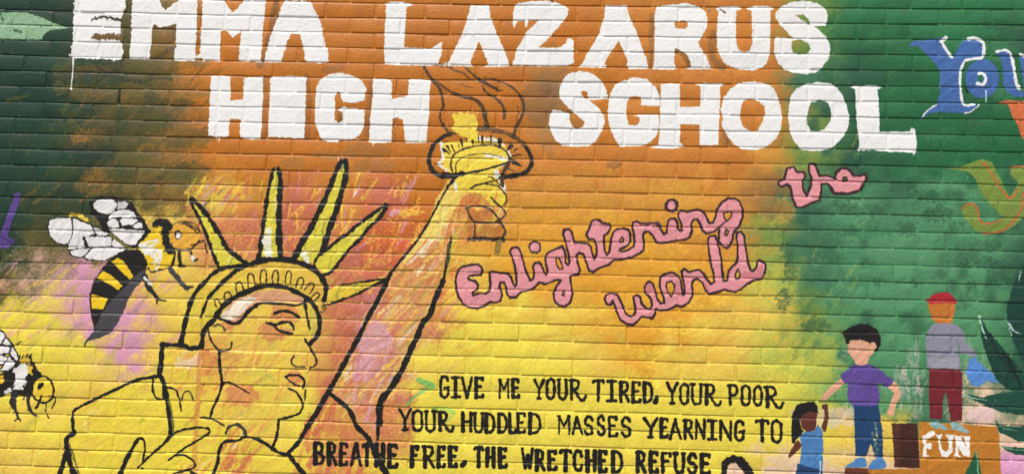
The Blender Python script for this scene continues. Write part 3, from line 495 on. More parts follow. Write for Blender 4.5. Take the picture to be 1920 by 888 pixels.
hi = title_word('white block word of four letters in the second row, left of the torch', [
 ([(1585,575),(1650,568),(1728,578),(1730,640),(1728,750),(1820,745),(1828,640),(1828,578),(1970,572),(1972,700),(1965,830),(1960,1000),(1950,1042),(1890,1045),(1802,1030),(1800,950),(1808,896),(1720,896),(1718,1020),(1650,1030),(1640,1070),(1634,1030),(1560,1018),(1565,888),(1570,800),(1578,650)], [], 0, 0, 1.4),
 ([(2025,575),(2160,568),(2298,575),(2295,700),(2290,820),(2282,1036),(2150,1032),(2010,1025),(2012,900),(2022,700)], [], 0, 0, 1.2),
 ([(455,650),(480,600),(540,560),(620,545),(700,560),(790,600),(820,650),(828,680),(815,700),(815,750),(770,765),(655,768),(638,740),(630,695),(608,690),(592,720),(590,830),(592,900),(612,922),(640,915),(650,880),(645,845),(615,820),(655,802),(815,820),(812,890),(805,950),(775,1015),(725,1045),(620,1050),(615,1065),(530,1062),(490,1040),(450,960),(438,880),(440,780)], [], 1920, 0, 1.4),
 ([(875,595),(950,590),(1010,600),(1022,640),(1015,700),(1020,740),(1080,730),(1140,715),(1145,640),(1140,600),(1180,590),(1290,595),(1312,610),(1300,700),(1300,830),(1285,960),(1280,1065),(1200,1072),(1120,1068),(1110,1000),(1100,900),(1060,880),(1025,890),(1020,960),(1018,1060),(960,1070),(882,1070),(875,1102),(868,1070),(845,1060),(850,960),(862,820),(875,700)], [], 1920, 0, 1.4)])
sc_ = title_word('white block word of six letters in the second row, right of the torch', [
 ([(350,690),(360,640),(400,570),(440,545),(510,535),(580,545),(640,575),(680,620),(705,670),(722,740),(660,748),(578,748),(640,800),(690,870),(692,928),(670,988),(630,1058),(570,1098),(470,1100),(380,1093),(330,1058),(290,988),(275,928),(278,880),(290,850),(300,825),(350,828),(430,850),(432,900),(455,950),(490,962),(530,950),(545,910),(510,885),(440,825),(390,780),(358,735)], [[(510,690),(540,680),(565,695),(572,737),(550,735),(525,715)]], 3840, 0, 1.3),
 ([(720,780),(735,700),(770,640),(830,605),(870,598),(880,588),(940,578),(1010,595),(1065,640),(1095,690),(1108,740),(1108,795),(965,792),(970,760),(960,725),(920,718),(885,730),(862,770),(855,840),(862,888),(872,930),(905,940),(940,935),(955,905),(950,875),(905,865),(950,856),(1100,860),(1105,948),(1085,1018),(1030,1068),(960,1095),(810,1100),(790,1078),(760,1018),(730,948),(715,860)], [], 3840, 0, 1.3),
 ([(1115,630),(1200,625),(1258,630),(1260,700),(1262,798),(1340,800),(1410,798),(1412,700),(1410,645),(1370,632),(1440,622),(1595,626),(1560,650),(1560,740),(1555,830),(1545,1088),(1405,1088),(1405,988),(1405,932),(1262,932),(1258,1068),(1292,1098),(1200,1115),(1100,1113),(1035,1103),(1098,1080),(1105,978),(1110,860),(1112,740)], [], 3840, 0, 1.0),
 ([(1575,868),(1565,820),(1590,730),(1630,670),(1700,625),(1800,608),(1900,625),(1960,660),(1995,730),(2015,810),(2025,888),(2015,968),(1980,1038),(1920,1093),(1850,1120),(1790,1128),(1720,1118),(1660,1078),(1610,1018),(1575,948)], [[(1710,888),(1715,820),(1730,760),(1780,742),(1850,755),(1890,800),(1898,850),(1880,908),(1850,958),(1830,986),(1770,978),(1730,948)]], 3840, 0, 1.3),
 ([(150,888),(155,800),(170,720),(210,665),(280,630),(370,615),(460,625),(520,660),(560,720),(590,790),(612,888),(600,958),(560,1028),(500,1093),(440,1123),(340,1133),(250,1123),(200,1068),(165,998)], [[(290,888),(300,820),(320,770),(380,748),(440,765),(465,810),(472,878),(460,918),(420,968),(370,986),(320,978),(295,938)]], 5760, 0, 1.2),
 ([(610,655),(650,642),(800,640),(855,655),(820,670),(828,760),(835,888),(835,988),(1000,986),(1062,983),(1072,956),(1100,963),(1112,1038),(1112,1098),(1108,1138),(1092,1172),(1078,1143),(900,1138),(780,1123),(665,1128),(682,1103),(672,988),(662,888),(655,760),(655,670)], [], 5760, 0, 1.0)])
CUR = 0
poly([(690,255),(800,258),(912,255),(915,305),(800,300),(690,300)], (110,84,42), f=G4, rough=3, own=False)
IDM[bbox([174,228],[64,75],0)] = 0
line([(690,150),(740,128),(820,132),(905,155)], 5, (70,58,44), f=G4, dry=.3, own=False, rough=3)
line([(548,430),(545,520),(538,600),(532,668)], 2.4, WHT, f=G4, own=False, w2=2); blob(530, 662, 9, 9, WHT, f=G4, own=False)
line([(5400,70),(5440,95)], 3, (130,110,90), f=G4, own=False); blob(5320, 82, 12, 12, (120,110,100), f=G4, own=False); line([(4134,-10),(4142,12)], 3, (60,50,70), f=G4, own=False)
line([(5550,1010),(5552,1030)], 2, WHT, f=G4, own=False); line([(1185,440),(1240,390),(1310,350)], 8, (80,64,34), f=G4, dry=.75, own=False)
line([(740,600),(800,560),(900,590),(1060,610)], 7, (50,52,34), f=G4, dry=.55, own=False); line([(700,480),(800,540),(900,520)], 5, (60,60,34), f=G4, dry=.6, own=False); line([(1120,600),(1200,575),(1280,590)], 7, (60,54,34), f=G4, dry=.65, own=False)
line([(895,676),(888,766)], 4, (20,14,10), f=G4, own=False)
# ---- blue, orange and green letters at the right edge
BLU = (66,104,166)
be_ = element('painted_word', 0, 'blue word with white edging cut off by the right edge, at the top')
element('letter', be_)
poly([(1060,345),(1090,308),(1200,298),(1320,278),(1300,320),(1385,435),(1430,350),(1460,305),(1520,290),(1600,310),(1620,370),(1600,430),(1490,455),(1450,520),(1430,600),(1450,700),(1470,785),(1570,788),(1530,830),(1470,848),(1380,845),(1290,835),(1210,850),(1150,890),(1130,900),(1160,860),(1200,820),(1265,785),(1285,700),(1290,540),(1250,480),(1170,390),(1120,345),(1080,350)], BLU, f=(1440,0,4.0))
f4 = (1440, 0, 4.0)
line([(1335,283),(1298,312),(1340,380),(1378,432)], 5.5, WHT, f=f4, sm=False); line([(1505,292),(1560,288),(1612,325),(1610,425),(1560,440),(1480,455),(1440,540),(1440,650),(1465,782),(1545,782)], 6, WHT, f=f4, w2=4); line([(1150,878),(1200,825),(1260,788)], 2, WHT, f=f4); line([(1470,850),(1530,830),(1578,788)], 2.2, WHT, f=f4)
element('letter', be_); blob(1605, 590, 128, 145, BLU, f=f4); blob(1590, 590, 22, 26, (36,104,62), f=f4); line([(1578,555),(1610,550),(1632,590),(1610,632),(1565,628)], 5, WHT, f=f4); line([(1480,670),(1500,690)], 3, BLK, f=f4); line([(1634,680),(1634,765)], 2, (190,220,220), f=f4)
element('letter', be_); poly([(1712,395),(1780,375),(1830,420),(1850,520),(1865,650),(1900,690),(1960,700),(1960,725),(1850,725),(1790,700),(1765,620),(1755,500),(1740,430)], BLU, f=f4); poly([(1885,420),(2000,430),(2000,720),(1920,700),(1905,560)], BLU, f=f4)
line([(1712,390),(1780,376),(1825,425),(1848,540),(1860,620),(1882,658)], 4, WHT, f=f4, w2=6); line([(1886,405),(1960,440)], 3.4, WHT, f=f4)
element('painted_letter', 0, 'orange letter cut off by the right edge, under the blue word')
poly([(1718,770),(1790,750),(1900,756),(2000,755),(2100,900),(2000,1150),(1920,1060),(1890,1000),(1850,900),(1830,880),(1800,785)], (206,108,62), f=f4)
element('painted_letter', 0, 'olive green letter with an orange outline at the right edge')
poly([(1310,375),(1430,365),(1510,335),(1600,305),(1680,325),(1700,360),(1740,450),(1810,590),(1860,520),(1870,470),(1820,430),(1810,390),(1860,358),(1990,350),(2010,500),(1940,720),(1850,800),(1760,850),(1650,862),(1560,840),(1500,780),(1460,720),(1445,680),(1480,640),(1550,640),(1575,690),(1590,770),(1650,790),(1760,740),(1720,690),(1660,640),(1600,560),(1560,470),(1520,410),(1440,385)], (118,142,60), f=t8)
for p in ([(1600,335),(1650,370),(1720,490),(1790,580),(1825,592),(1870,530)], [(1455,675),(1490,645),(1550,645),(1575,700),(1590,770),(1660,787),(1740,762)], [(1910,560),(1905,650),(1870,720),(1800,810),(1720,850),(1620,862)], [(1820,372),(1870,358),(1940,360)]): line(p, 3.4, (190,104,56), f=t8)
# ---- pink script
PNK = (222,146,152); OUT = (52,30,36)
def script(outline, holes, f=None, dots=()):
    P = np.array(outline, float)
    poly(P, PNK, [np.array(h, float) for h in holes], rough=.6, var=.05)
    line(list(P) + [P[0]], 3.8, OUT, sm=False, rough=.8)
    for h in holes: line(list(h) + [h[0]], 2.6, OUT, sm=False)
def fr(f, pts): return [tuple(p) for p in F(pts, f)]
FA, FB, FC, FW = (850,440,5.55), (1040,400,5.55), (1200,360,5.55), (1120,460,5.55)
element('painted_word', 0, 'long pink cursive word with dark outline slanting up towards the right')
o = fr(FA, [(60,350),(100,325),(180,310),(250,305),(290,330),(300,370),(285,410),(220,415),(165,425),(150,450),(170,465),(220,475),(250,505),(258,545),(235,575),(200,600),(205,628),(270,600),(340,610),(375,580),(385,520),(378,440),(375,385),(410,375),(470,390),(560,400),(595,430),(620,500),(640,535),(655,520),(652,430),(640,330),(610,230),(585,180),(600,140),(650,125),(685,140),(710,210),(735,310),(765,400),(800,470),(830,455),(840,400),(825,330),(850,290),(890,280),(915,310),(940,380),(965,410),(980,380),(962,300),(955,230),(980,185),(1050,150),(1130,118),(1152,150),(1168,220),(1165,285),(1190,312),(1208,285),(1198,200),(1175,120)])
o += fr(FB, [(110,290),(85,210),(95,170),(145,160),(180,190),(190,260),(210,305),(270,300),(340,310),(375,340),(395,420),(410,470),(435,430),(435,350),(410,265),(350,265),(330,220),(345,180),(370,130),(380,85),(430,60),(460,65),(500,95),(560,105),(585,135),(560,190),(515,230),(510,290),(520,380),(540,430),(565,400),(580,310),(590,250),(610,190),(650,160),(720,150),(770,170),(785,220),(785,290),(750,340),(690,362),(675,380),(700,392),(770,375),(820,340),(830,290),(820,200),(805,120),(815,85),(860,80),(900,105),(960,100),(1040,100),(1080,125),(1110,170),(1135,215),(1165,200),(1170,130),(1180,75),(1210,50),(1255,55),(1275,100)])
o += fr(FC, [(385,300),(388,370),(412,402),(435,385),(430,340),(400,260),(395,215),(430,190),(490,205),(560,185),(610,175),(670,215),(695,270),(720,320),(760,315),(785,250),(800,170),(850,105),(910,65),(980,62),(1035,100),(1065,180),(1065,260),(1040,330),(1000,390),(970,430),(960,490),(940,545),(900,580),(860,560),(820,510),(815,440),(825,385),(815,375),(760,410),(690,425),(650,400),(620,320),(590,280),(550,285),(530,330),(540,400),(510,470),(460,495),(370,500),(300,515),(220,530),(170,520),(130,450),(90,410),(50,410),(30,440),(35,500),(40,560)])
o += fr(FB, [(925,380),(880,415),(800,455),(700,475),(615,480),(560,530),(470,560),(400,605),(360,595),(340,540),(320,480),(300,420),(260,405),(225,430),(240,520),(262,590),(240,635),(185,640)])
o += fr(FA, [(1212,430),(1225,530),(1240,610),(1215,700),(1160,740),(1100,735),(1050,680),(1040,600),(1075,530),(1115,470),(1060,465),(1000,495),(950,510),(890,490),(840,550),(780,575),(700,595),(650,645),(590,650),(555,610),(545,530),(525,490),(490,490),(480,530),(505,620),(490,680),(440,700),(380,695),(310,740),(250,760),(170,755),(100,710),(50,640),(30,560),(20,480),(30,420)])
script(o, [fr(FA, [(1065,240),(1095,235),(1120,280),(1135,345),(1105,355),(1070,310)]), fr(FA, [(1140,585),(1158,590),(1150,628),(1128,622)]), fr(FB, [(672,280),(700,245),(718,265),(708,292),(682,298)]), fr(FC, [(870,220),(930,195),(960,215),(935,270),(905,295),(875,265)]), fr(FC, [(893,385),(918,400),(905,455),(882,440)])])
line([(800,377),(860,325),(905,292)], 2.8, OUT, f=FC); line([(905,100),(960,108),(1060,98),(1100,135)], 5, (90,56,66), f=FB, dry=.2); line([(970,400),(1000,380)], 3, OUT, f=FC)
for c, r, wd, f in [((848,125),58,3,FA), ((325,138),60,4.6,FC)]:
    blob(c[0], c[1], r, r, PNK, f=f); line([(c[0] + r*math.cos(t), c[1] + r*math.sin(t)) for t in np.linspace(0, 6.3, 13)], wd, OUT, f=f)
element('painted_word', 0, 'pink cursive word with dark outline, lowest of the slogan, above the black verse')
def cw(pts): return [((x / 5.55 + 1200), (y / 5.55 + 360)) for x, y in pts]
o = fr(FW, [(75,550),(90,510),(140,490),(200,505),(235,560),(265,640),(300,710),(345,735),(385,715),(400,660),(378,580),(375,530),(410,510),(445,535),(460,600),(500,650),(550,655),(570,620),(560,560),(530,520),(495,490),(490,430),(510,390),(540,370),(580,400),(600,470),(620,550),(660,600),(695,590),(690,540),(660,470),(645,400),(655,330),(700,290),(780,280),(840,310),(865,360),(880,450),(888,512),(905,510),(905,430),(885,330),(872,270),(900,240),(950,275),(1000,260),(1060,250),(1110,300),(1140,350),(1180,400),(1215,375),(1210,300),(1180,200)])
o += cw([(735,740),(715,620),(705,490),(725,455),(775,452),(800,500),(825,600),(845,700)]) + fr(FW, [(1290,200),(1302,290),(1310,362),(1350,362),(1365,260),(1410,210),(1450,170)]) + cw([(1015,660),(1015,560),(1000,470),(1005,420),(1050,410),(1080,450),(1090,540),(1110,640),(1125,740),(1150,810),(1180,815),(1210,780),(1215,730),(1240,705),(1290,730)])
o += fr(FW, [(1750,190),(1745,270),(1710,340),(1620,360),(1550,400),(1500,450),(1430,480),(1320,455),(1250,480),(1160,500),(1120,450),(1090,380),(1050,345),(1000,355),(980,410),(990,510),(950,590),(880,635),(820,620),(740,665),(650,675),(610,655),(600,700),(575,755),(490,740),(465,730),(420,780),(370,820),(310,815),(240,775),(205,700),(180,620),(155,575),(140,610),(100,610),(80,580)])
script(o, [fr(FW, [(720,380),(770,368),(800,400),(800,460),(770,530),(725,470),(712,420)]), fr(FW, [(1435,300),(1465,240),(1490,290),(1480,340),(1440,345)])])
for q in ([(1520,250),(1600,290),(1720,200),(1730,320),(1600,350),(1500,340)], [(1110,380),(1180,420),(1160,490),(1120,440)], [(500,400),(560,400),(600,520),(500,500)], [(810,330),(860,400),(870,520),(810,500)]): poly(q, (198,112,116), f=FW, alpha=.6, rough=3, dry=.2)
element('painted_word', 0, 'short pink cursive word of three letters on the green, right end of the slogan')
o = fr(t8, [(130,420),(140,375),(190,360),(215,400),(265,400),(280,430),(260,460),(258,520),(290,580),(320,500),(325,450),(305,400),(305,340),(350,340),(375,400),(385,430),(440,425),(500,450),(510,410),(550,370),(600,380),(640,430),(690,430),(730,412),(738,450),(715,490),(680,540),(600,560),(500,560),(465,510),(440,485),(395,490),(400,540),(385,610),(330,630),(260,665),(210,665),(185,600),(165,510),(140,490),(100,515),(75,490),(80,470),(120,455)])
script(o, [fr(t8, [(562,440),(588,440),(592,468),(568,472)])])
line([(505,450),(510,410),(550,372),(600,382),(640,430)], 4.5, OUT, f=t8); line([(465,520),(500,562),(600,562),(690,535),(735,450)], 4.5, OUT, f=t8, dry=.15)
# ---- black verse
GL = {
'A':[[(.04,1),(.3,.35),(.48,0),(.62,.35),(.95,1)],[(.25,.66),(.75,.66)]],'B':[[(.12,0),(.12,1)],[(.12,.02),(.7,.04),(.84,.22),(.66,.44),(.12,.48)],[(.5,.47),(.85,.6),(.88,.84),(.6,.98),(.12,.99)]],
'C':[[(.85,.28),(.76,.06),(.42,0),(.16,.18),(.12,.5),(.16,.82),(.42,1),(.76,.96),(.9,.74)]],'D':[[(.12,0),(.12,1)],[(.12,.01),(.6,.05),(.88,.3),(.88,.7),(.6,.96),(.12,.99)]],
'E':[[(.14,0),(.14,1)],[(.14,.02),(.92,.02),(.92,.14)],[(.14,.46),(.74,.46)],[(.14,.98),(.95,.98),(.95,.86)]],'F':[[(.14,0),(.14,1)],[(.14,.02),(.95,.02),(.93,.16)],[(.14,.44),(.74,.44)]],
'G':[[(.88,.2),(.7,.02),(.3,.02),(.1,.2),(.1,.8),(.3,.99),(.7,.98),(.88,.8),(.86,.54)],[(.5,.56),(.98,.52)]],'H':[[(.1,0),(.1,1)],[(.9,0),(.9,1)],[(.1,.5),(.9,.46)]],
'I':[[(.5,0),(.5,1)],[(.1,.02),(.9,.02)],[(.08,.98),(.92,.98)]],'L':[[(.2,0),(.2,1),(.95,.99),(.95,.86)]],'M':[[(.1,1),(.14,0),(.5,.55),(.86,0),(.9,1)],[(0,0),(.2,0)],[(.8,0),(1,0)]],
'N':[[(.12,1),(.12,0),(.88,1),(.88,0)]],'O':[[(.5,0),(.16,.14),(.1,.5),(.16,.86),(.5,1),(.84,.86),(.9,.5),(.84,.14),(.5,0)]],'P':[[(.15,0),(.15,1)],[(.02,.02),(.7,.02),(.9,.2),(.8,.48),(.15,.54)]],
'R':[[(.14,0),(.14,1)],[(.02,.02),(.66,.02),(.84,.2),(.7,.44),(.2,.5)],[(.4,.5),(.66,.72),(.95,.99)]],
'r':[[(.12,0),(.12,.95)],[(.02,.02),(.42,.02),(.55,.2),(.46,.42),(.14,.48)],[(.3,.48),(.46,.72),(.66,.97),(.86,.97),(.95,.78)]],
'S':[[(.86,.2),(.7,.02),(.34,.02),(.12,.2),(.2,.42),(.72,.56),(.9,.76),(.72,.97),(.3,.98),(.1,.8)]],'T':[[(.5,0),(.5,1)],[(.02,.1),(.06,.02),(.94,.02),(.98,.12)]],
'U':[[(.12,0),(.12,.75),(.3,.98),(.7,.98),(.88,.75),(.88,0)],[(0,.0),(.24,.0)],[(.76,0),(1,0)]],'V':[[(.06,0),(.3,.55),(.5,1),(.72,.5),(.94,0)]],'W':[[(.02,0),(.26,.98),(.5,.35),(.72,.98),(.98,0)]],
'Y':[[(.04,0),(.3,.3),(.5,.52)],[(.96,0),(.7,.3),(.5,.55),(.48,1)],[(.34,1),(.64,1)]],',':[[(.75,.1),(.65,.5),(.2,.95)]]}
def verse(label, items, wd, rows):
    e = element('painted_verse_line', 0, label); R = random.Random(len(items))
    for (ch, f, x0, x1, y0, y1) in items:
        element('letter', e)
        w4 = wd * 4
        for s, g in enumerate(GL[ch]):
            n = len(g); tall = n == 2 and abs(g[0][0] - g[1][0]) < .1
            ww = wd * (1.06 if tall else .84) * (1.5 if ch == ',' else 1)
            if ch in 'M': ww *= .75
            ins = ww * 2
            X = lambda u: x0 + ins + u * (x1 - x0 - 2 * ins); Y = lambda v: y0 + ins * .8 + v * (y1 - y0 - 1.6 * ins)
            q = [(X(a) + R.uniform(-2.5, 2.5), Y(b) + R.uniform(-1.5, 1.5)) for a, b in g]
            line(q, ww * R.uniform(.92, 1.1), (18,17,15), f=f, sm=(ch in 'CGOSU,BDPRr' and n > 3), w2=ww * R.uniform(.92, 1.06), rough=.75, joint=.15, var=.02)
FL_, FR_ = (560,680,4.0), (1000,680,4.0)
def L(s, f): return [(a, f, *b) for a, b in s]
verse('top line of the black hand-painted verse, on yellow', L([('G',(1050,1136,90,260)),('I',(1132,1220,95,262)),('V',(1212,1312,97,262)),('E',(1310,1394,98,262)),('M',(1492,1586,115,265)),('E',(1588,1660,110,264))], FL_) +
 L([('Y',(-5,92,115,270)),('O',(84,175,108,272)),('U',(172,262,114,274)),('r',(258,405,115,286)),('T',(438,537,118,288)),('I',(538,635,122,290)),('R',(632,728,130,292)),('E',(724,812,132,298)),('D',(812,905,135,300)),(',',(890,948,240,302)),('Y',(990,1092,138,306)),('O',(1086,1177,145,310)),('U',(1172,1275,148,312)),('r',(1272,1422,152,322)),('P',(1452,1540,154,318)),('O',(1545,1638,158,320)),('O',(1638,1728,164,322)),('r',(1725,1887,168,340))], FR_), 5.9, 0)
verse('middle line of the black hand-painted verse, on yellow', L([('Y',(742,852,336,506)),('O',(838,942,344,510)),('U',(936,1038,352,514)),('r',(1032,1176,356,518)),('H',(1208,1310,360,518)),('U',(1302,1396,366,522)),('D',(1385,1482,368,524)),('D',(1478,1574,370,524)),('L',(1560,1640,364,526)),('E',(1625,1706,364,528)),('D',(1708,1830,368,532))], FL_) +
 L([('M',(172,286,388,534)),('A',(280,378,394,536)),('S',(370,458,390,540)),('S',(468,546,388,544)),('E',(548,636,390,554)),('S',(648,740,398,554)),('Y',(820,940,404,560)),('E',(936,1018,406,562)),('A',(1012,1120,412,572)),('R',(1116,1206,416,570)),('N',(1202,1300,414,570)),('I',(1296,1386,418,578)),('N',(1384,1500,424,580)),('G',(1498,1592,424,582)),('T',(1656,1772,418,590)),('O',(1768,1877,420,596))], FR_), 6.1, 0)
verse('bottom line of the black hand-painted verse, crossing the statue shoulder', L([('B',(98,202,583,762)),('R',(202,292,586,766)),('E',(292,376,588,770)),('A',(382,482,592,772)),('T',(470,556,594,772)),('H',(558,656,596,776)),('E',(658,750,600,786)),('F',(828,906,610,780)),('R',(922,1026,612,786)),('E',(1026,1106,612,786)),('E',(1110,1196,616,784)),(',',(1205,1270,722,778)),('T',(1308,1392,616,784)),('H',(1392,1482,624,784)),('E',(1484,1568,626,788)),('W',(1662,1768,626,796)),('R',(1762,1856,640,806))], FL_) +
 L([('E',(95,182,644,806)),('T',(192,292,640,812)),('C',(286,382,644,810)),('H',(384,480,646,814)),('E',(478,560,646,820)),('D',(574,680,648,822)),('R',(760,852,654,822)),('E',(856,943,656,824)),('F',(944,1043,660,824)),('U',(1044,1146,666,828)),('S',(1148,1236,668,832)),('E',(1238,1337,674,834))], FR_), 7.1, 0)
# ---- painted people, boxes and plants at the right
SK, SKB = (224,166,136), (92,46,34)
bx = element('painted_box', 0, 'ochre painted box carrying the white word, under the red-capped figure')
poly([(1130,495),(1180,492),(1715,530),(1735,600),(1745,900),(1750,1100),(700,1100),(740,900),(755,845),(1138,845)], (184,118,36), f=t16)
for q, pts in enumerate([[(1155,600),(1240,555),(1256,590),(1188,620),(1182,656),(1225,652),(1226,692),(1186,696),(1190,738),(1212,750),(1158,752),(1166,690),(1162,640)], [(1258,590),(1312,585),(1290,622),(1300,690),(1330,716),(1356,690),(1350,612),(1326,592),(1396,590),(1382,640),(1386,715),(1340,757),(1300,750),(1280,700),(1275,620)], [(1395,600),(1440,600),(1482,682),(1470,615),(1436,596),(1516,600),(1508,680),(1512,752),(1465,746),(1422,676),(1426,735),(1444,756),(1382,750),(1402,738),(1408,645)]]):
    element('letter', bx); poly(pts, (240,240,236), f=t16, rough=1.2)
element('painted_box', 0, 'tall dark brown painted box between the two standing boys')
poly([(925,505),(1120,505),(1125,600),(1138,842),(945,830),(935,600)], (78,42,30), f=t16); poly([(990,510),(1115,508),(1130,830),(990,828)], (62,30,22), f=t16)
element('painted_box', 0, 'low red-brown painted box under the feet of the boy in purple')
poly([(575,832),(750,842),(756,1100),(565,1100)], (108,54,36), f=t16)
p1 = element('painted_person', 0, 'painted boy with black hair, purple shirt and blue trousers')
element('arm', p1); poly([(548,165),(578,200),(500,270),(420,335),(385,335),(400,300),(470,225)], SK, f=t16)
element('arm', p1); poly([(935,192),(970,210),(992,270),(990,310),(950,390),(945,440),(915,455),(888,430),(905,385),(935,300),(940,270),(890,235)], SK, f=t16)
element('trousers', p1); poly([(638,362),(825,356),(835,420),(850,520),(858,620),(860,755),(800,757),(785,700),(768,655),(735,752),(655,750),(650,640),(648,500)], (24,62,104), f=t16)
dabs(12, (1636, 790, 1652, 850), [(80,120,110),(200,200,110)], (10, 26), (1.5, 3), (60, 120), .6, .9, 51)
element('shirt', p1); poly([(640,70),(750,62),(830,95),(890,150),(935,190),(890,237),(825,205),(828,362),(640,367),(600,320),(592,270),(605,200),(575,202),(548,150),(600,105)], (92,70,144), f=t16, sm=True)
element('shoe', p1); poly([(660,765),(720,760),(738,800),(725,832),(600,832),(582,824),(640,790)], (76,128,186), f=t16, sm=True)
element('shoe', p1); poly([(800,770),(850,755),(885,810),(870,840),(780,850),(750,830)], (76,128,186), f=t16, sm=True)
element('face', p1); poly([(600,775),(690,765),(740,780),(800,780),(814,820),(790,862),(768,890),(752,925),(738,950),(700,957),(660,950),(638,908),(600,860)], SK, f=t12)
element('hair', p1); poly([(553,715),(600,680),(680,648),(760,655),(820,690),(840,740),(845,800),(815,857),(795,855),(812,820),(800,785),(772,785),(765,804),(750,785),(700,768),(612,768),(605,800),(580,792),(570,740)], (22,20,20), f=t12)
p2 = element('painted_person', 0, 'painted figure in a red cap, grey shirt and dark red trousers standing on the ochre box')
element('shirt', p2); poly([(1230,655),(1290,642),(1385,645),(1440,680),(1475,730),(1490,790),(1530,835),(1565,860),(1560,905),(1500,880),(1440,885),(1425,990),(1210,988),(1190,890),(1180,800),(1190,720)], (136,136,152), f=t12, sm=True)
poly([(1205,905),(1425,905),(1425,988),(1210,988)], (160,160,164), f=t12, alpha=.6); line([(1425,790),(1432,890)], 3, (96,124,108), f=t12, dry=.3)
element('trousers', p2); poly([(1205,100),(1430,98),(1452,130),(1455,300),(1455,487),(1370,487),(1350,350),(1330,270),(1310,330),(1305,472),(1215,472),(1205,300)], (112,30,40), f=t16)
element('shoe', p2); poly([(1210,500),(1270,485),(1355,545),(1340,556),(1220,536)], (136,170,170), f=t16)
element('shoe', p2); poly([(1368,500),(1410,493),(1517,570),(1500,581),(1380,550)], (136,170,170), f=t16)
element('face', p2); poly([(1195,500),(1400,490),(1400,560),(1385,620),(1370,642),(1260,646),(1230,610),(1205,550)], (190,114,44), f=t12)
element('cap', p2); poly([(1183,480),(1230,430),(1300,413),(1350,415),(1412,470),(1412,492),(1400,500),(1385,490),(1300,492),(1225,502)], (176,34,44), f=t12)
element('painted_ball', 0, 'blue painted splash beside the red-capped figure')
poly([(1510,20),(1560,10),(1590,60),(1680,130),(1728,207),(1640,185),(1580,230),(1520,225),(1480,130)], (84,136,204), f=t16, rough=2)
p3 = element('painted_person', 0, 'painted girl with long black hair and blue dress raising one hand')
element('arm', p3); poly([(405,365),(450,362),(450,400),(457,460),(432,568),(410,565),(398,520),(425,460),(425,410),(405,390)], SKB, f=t16)
element('dress', p3); poly([(235,600),(280,560),(350,560),(375,510),(410,570),(414,700),(407,800),(410,1100),(180,1100),(220,900),(230,830),(250,720),(246,640)], (72,124,180), f=t16)
poly([(222,805),(300,830),(370,845),(408,870),(410,1100),(180,1100),(205,880)], (30,62,104), f=t16); line([(392,790),(390,880)], 2, (200,214,220), f=t16)
element('face', p3); poly([(240,460),(290,415),(350,408),(368,430),(360,520),(352,555),(290,567),(255,542),(240,490)], SKB, f=t16)
element('hair', p3); poly([(220,362),(290,345),(345,343),(372,388),(376,432),(345,420),(300,415),(250,450),(235,485),(250,540),(262,565),(245,590),(215,625),(200,662),(178,650),(172,560),(180,450),(200,390)], (22,20,18), f=t16, holes=[])
element('arm', p3); poly([(225,628),(250,660),(240,692),(190,742),(155,767),(148,750),(185,680)], SKB, f=t16)
p4 = element('painted_person', 0, 'painted head with black hair and pale face at the bottom edge, right of the verse')
element('face', p4); poly([(1440,900),(1450,790),(1470,752),(1530,742),(1570,800),(1605,860),(1620,1000),(1440,1000)], (226,190,160), f=FR_)
element('hair', p4); poly([(1405,1000),(1405,860),(1410,770),(1420,730),(1460,700),(1500,688),(1560,700),(1610,740),(1640,790),(1668,850),(1720,1000),(1620,1000),(1600,860),(1560,790),(1520,745),(1470,750),(1450,790),(1445,860),(1445,1000)], (22,20,18), f=FR_, rough=1.8)
pl = element('painted_plant', 0, 'dark green painted plant with long pointed leaves at the right edge')
LG = (16,62,50)
for q in ([(1897,250),(1860,310),(1815,420),(1790,520),(1795,620),(1810,700),(1850,800),(1890,900),(1960,980),(2200,1000),(2200,200),(1920,200)], [(1582,580),(1592,680),(1610,800),(1650,920),(1700,1050),(1780,1130),(1880,1165),(1960,1180),(1960,1120),(1900,1000),(1800,880),(1700,760),(1640,690)]):
    element('leaf', pl); poly(q, LG, f=t12, sm=False)
for q in ([(1470,290),(1530,290),(1600,310),(1750,275),(1920,265),(2000,270),(2000,450),(1880,440),(1750,420),(1650,380),(1560,340)], [(1700,480),(1740,520),(1850,530),(2000,520),(2000,640),(1880,640),(1800,600),(1730,570)], [(1738,668),(1800,680),(2000,690),(2000,745),(1860,740),(1790,710)]):
    element('leaf', pl); poly(q, (22,72,56), f=t16)
for p, wd, c in [([(1583,590),(1605,680),(1640,760)],4,(190,214,196)), ([(1590,640),(1620,720)],3,(190,214,196)), ([(1895,262),(1880,330)],4,(170,196,180)), ([(1800,640),(1840,700),(1890,720)],4,(180,200,190)), ([(1800,650),(1825,740)],3,(160,190,180)), ([(1660,730),(1720,860),(1800,980),(1880,1060)],6,(12,40,34)), ([(1780,880),(1850,1010),(1900,1130)],10,(10,32,28))]:
    line(p, wd, c, f=t12, dry=.5, w2=1.5, own=False)
for p, wd, c in [([(1475,292),(1560,320),(1640,330)],3,(150,190,160)), ([(1705,490),(1760,540),(1880,560)],4,(80,130,100)), ([(1745,672),(1830,700),(1920,705)],3,(120,160,130))]: line(p, wd, c, f=t16, dry=.5, w2=1.5, own=False)
element('leaf', 0, 'small upright green painted leaf on the ochre box at the bottom edge'); ELS[-1]['name'] = 'painted_leaf'
poly([(1555,702),(1580,780),(1597,900),(1600,1000),(1440,1000),(1470,890),(1520,790)], (28,84,54), f=t16); line([(1555,710),(1570,800),(1575,890)], 3, (110,160,120), f=t16, dry=.3)
CUR = 0
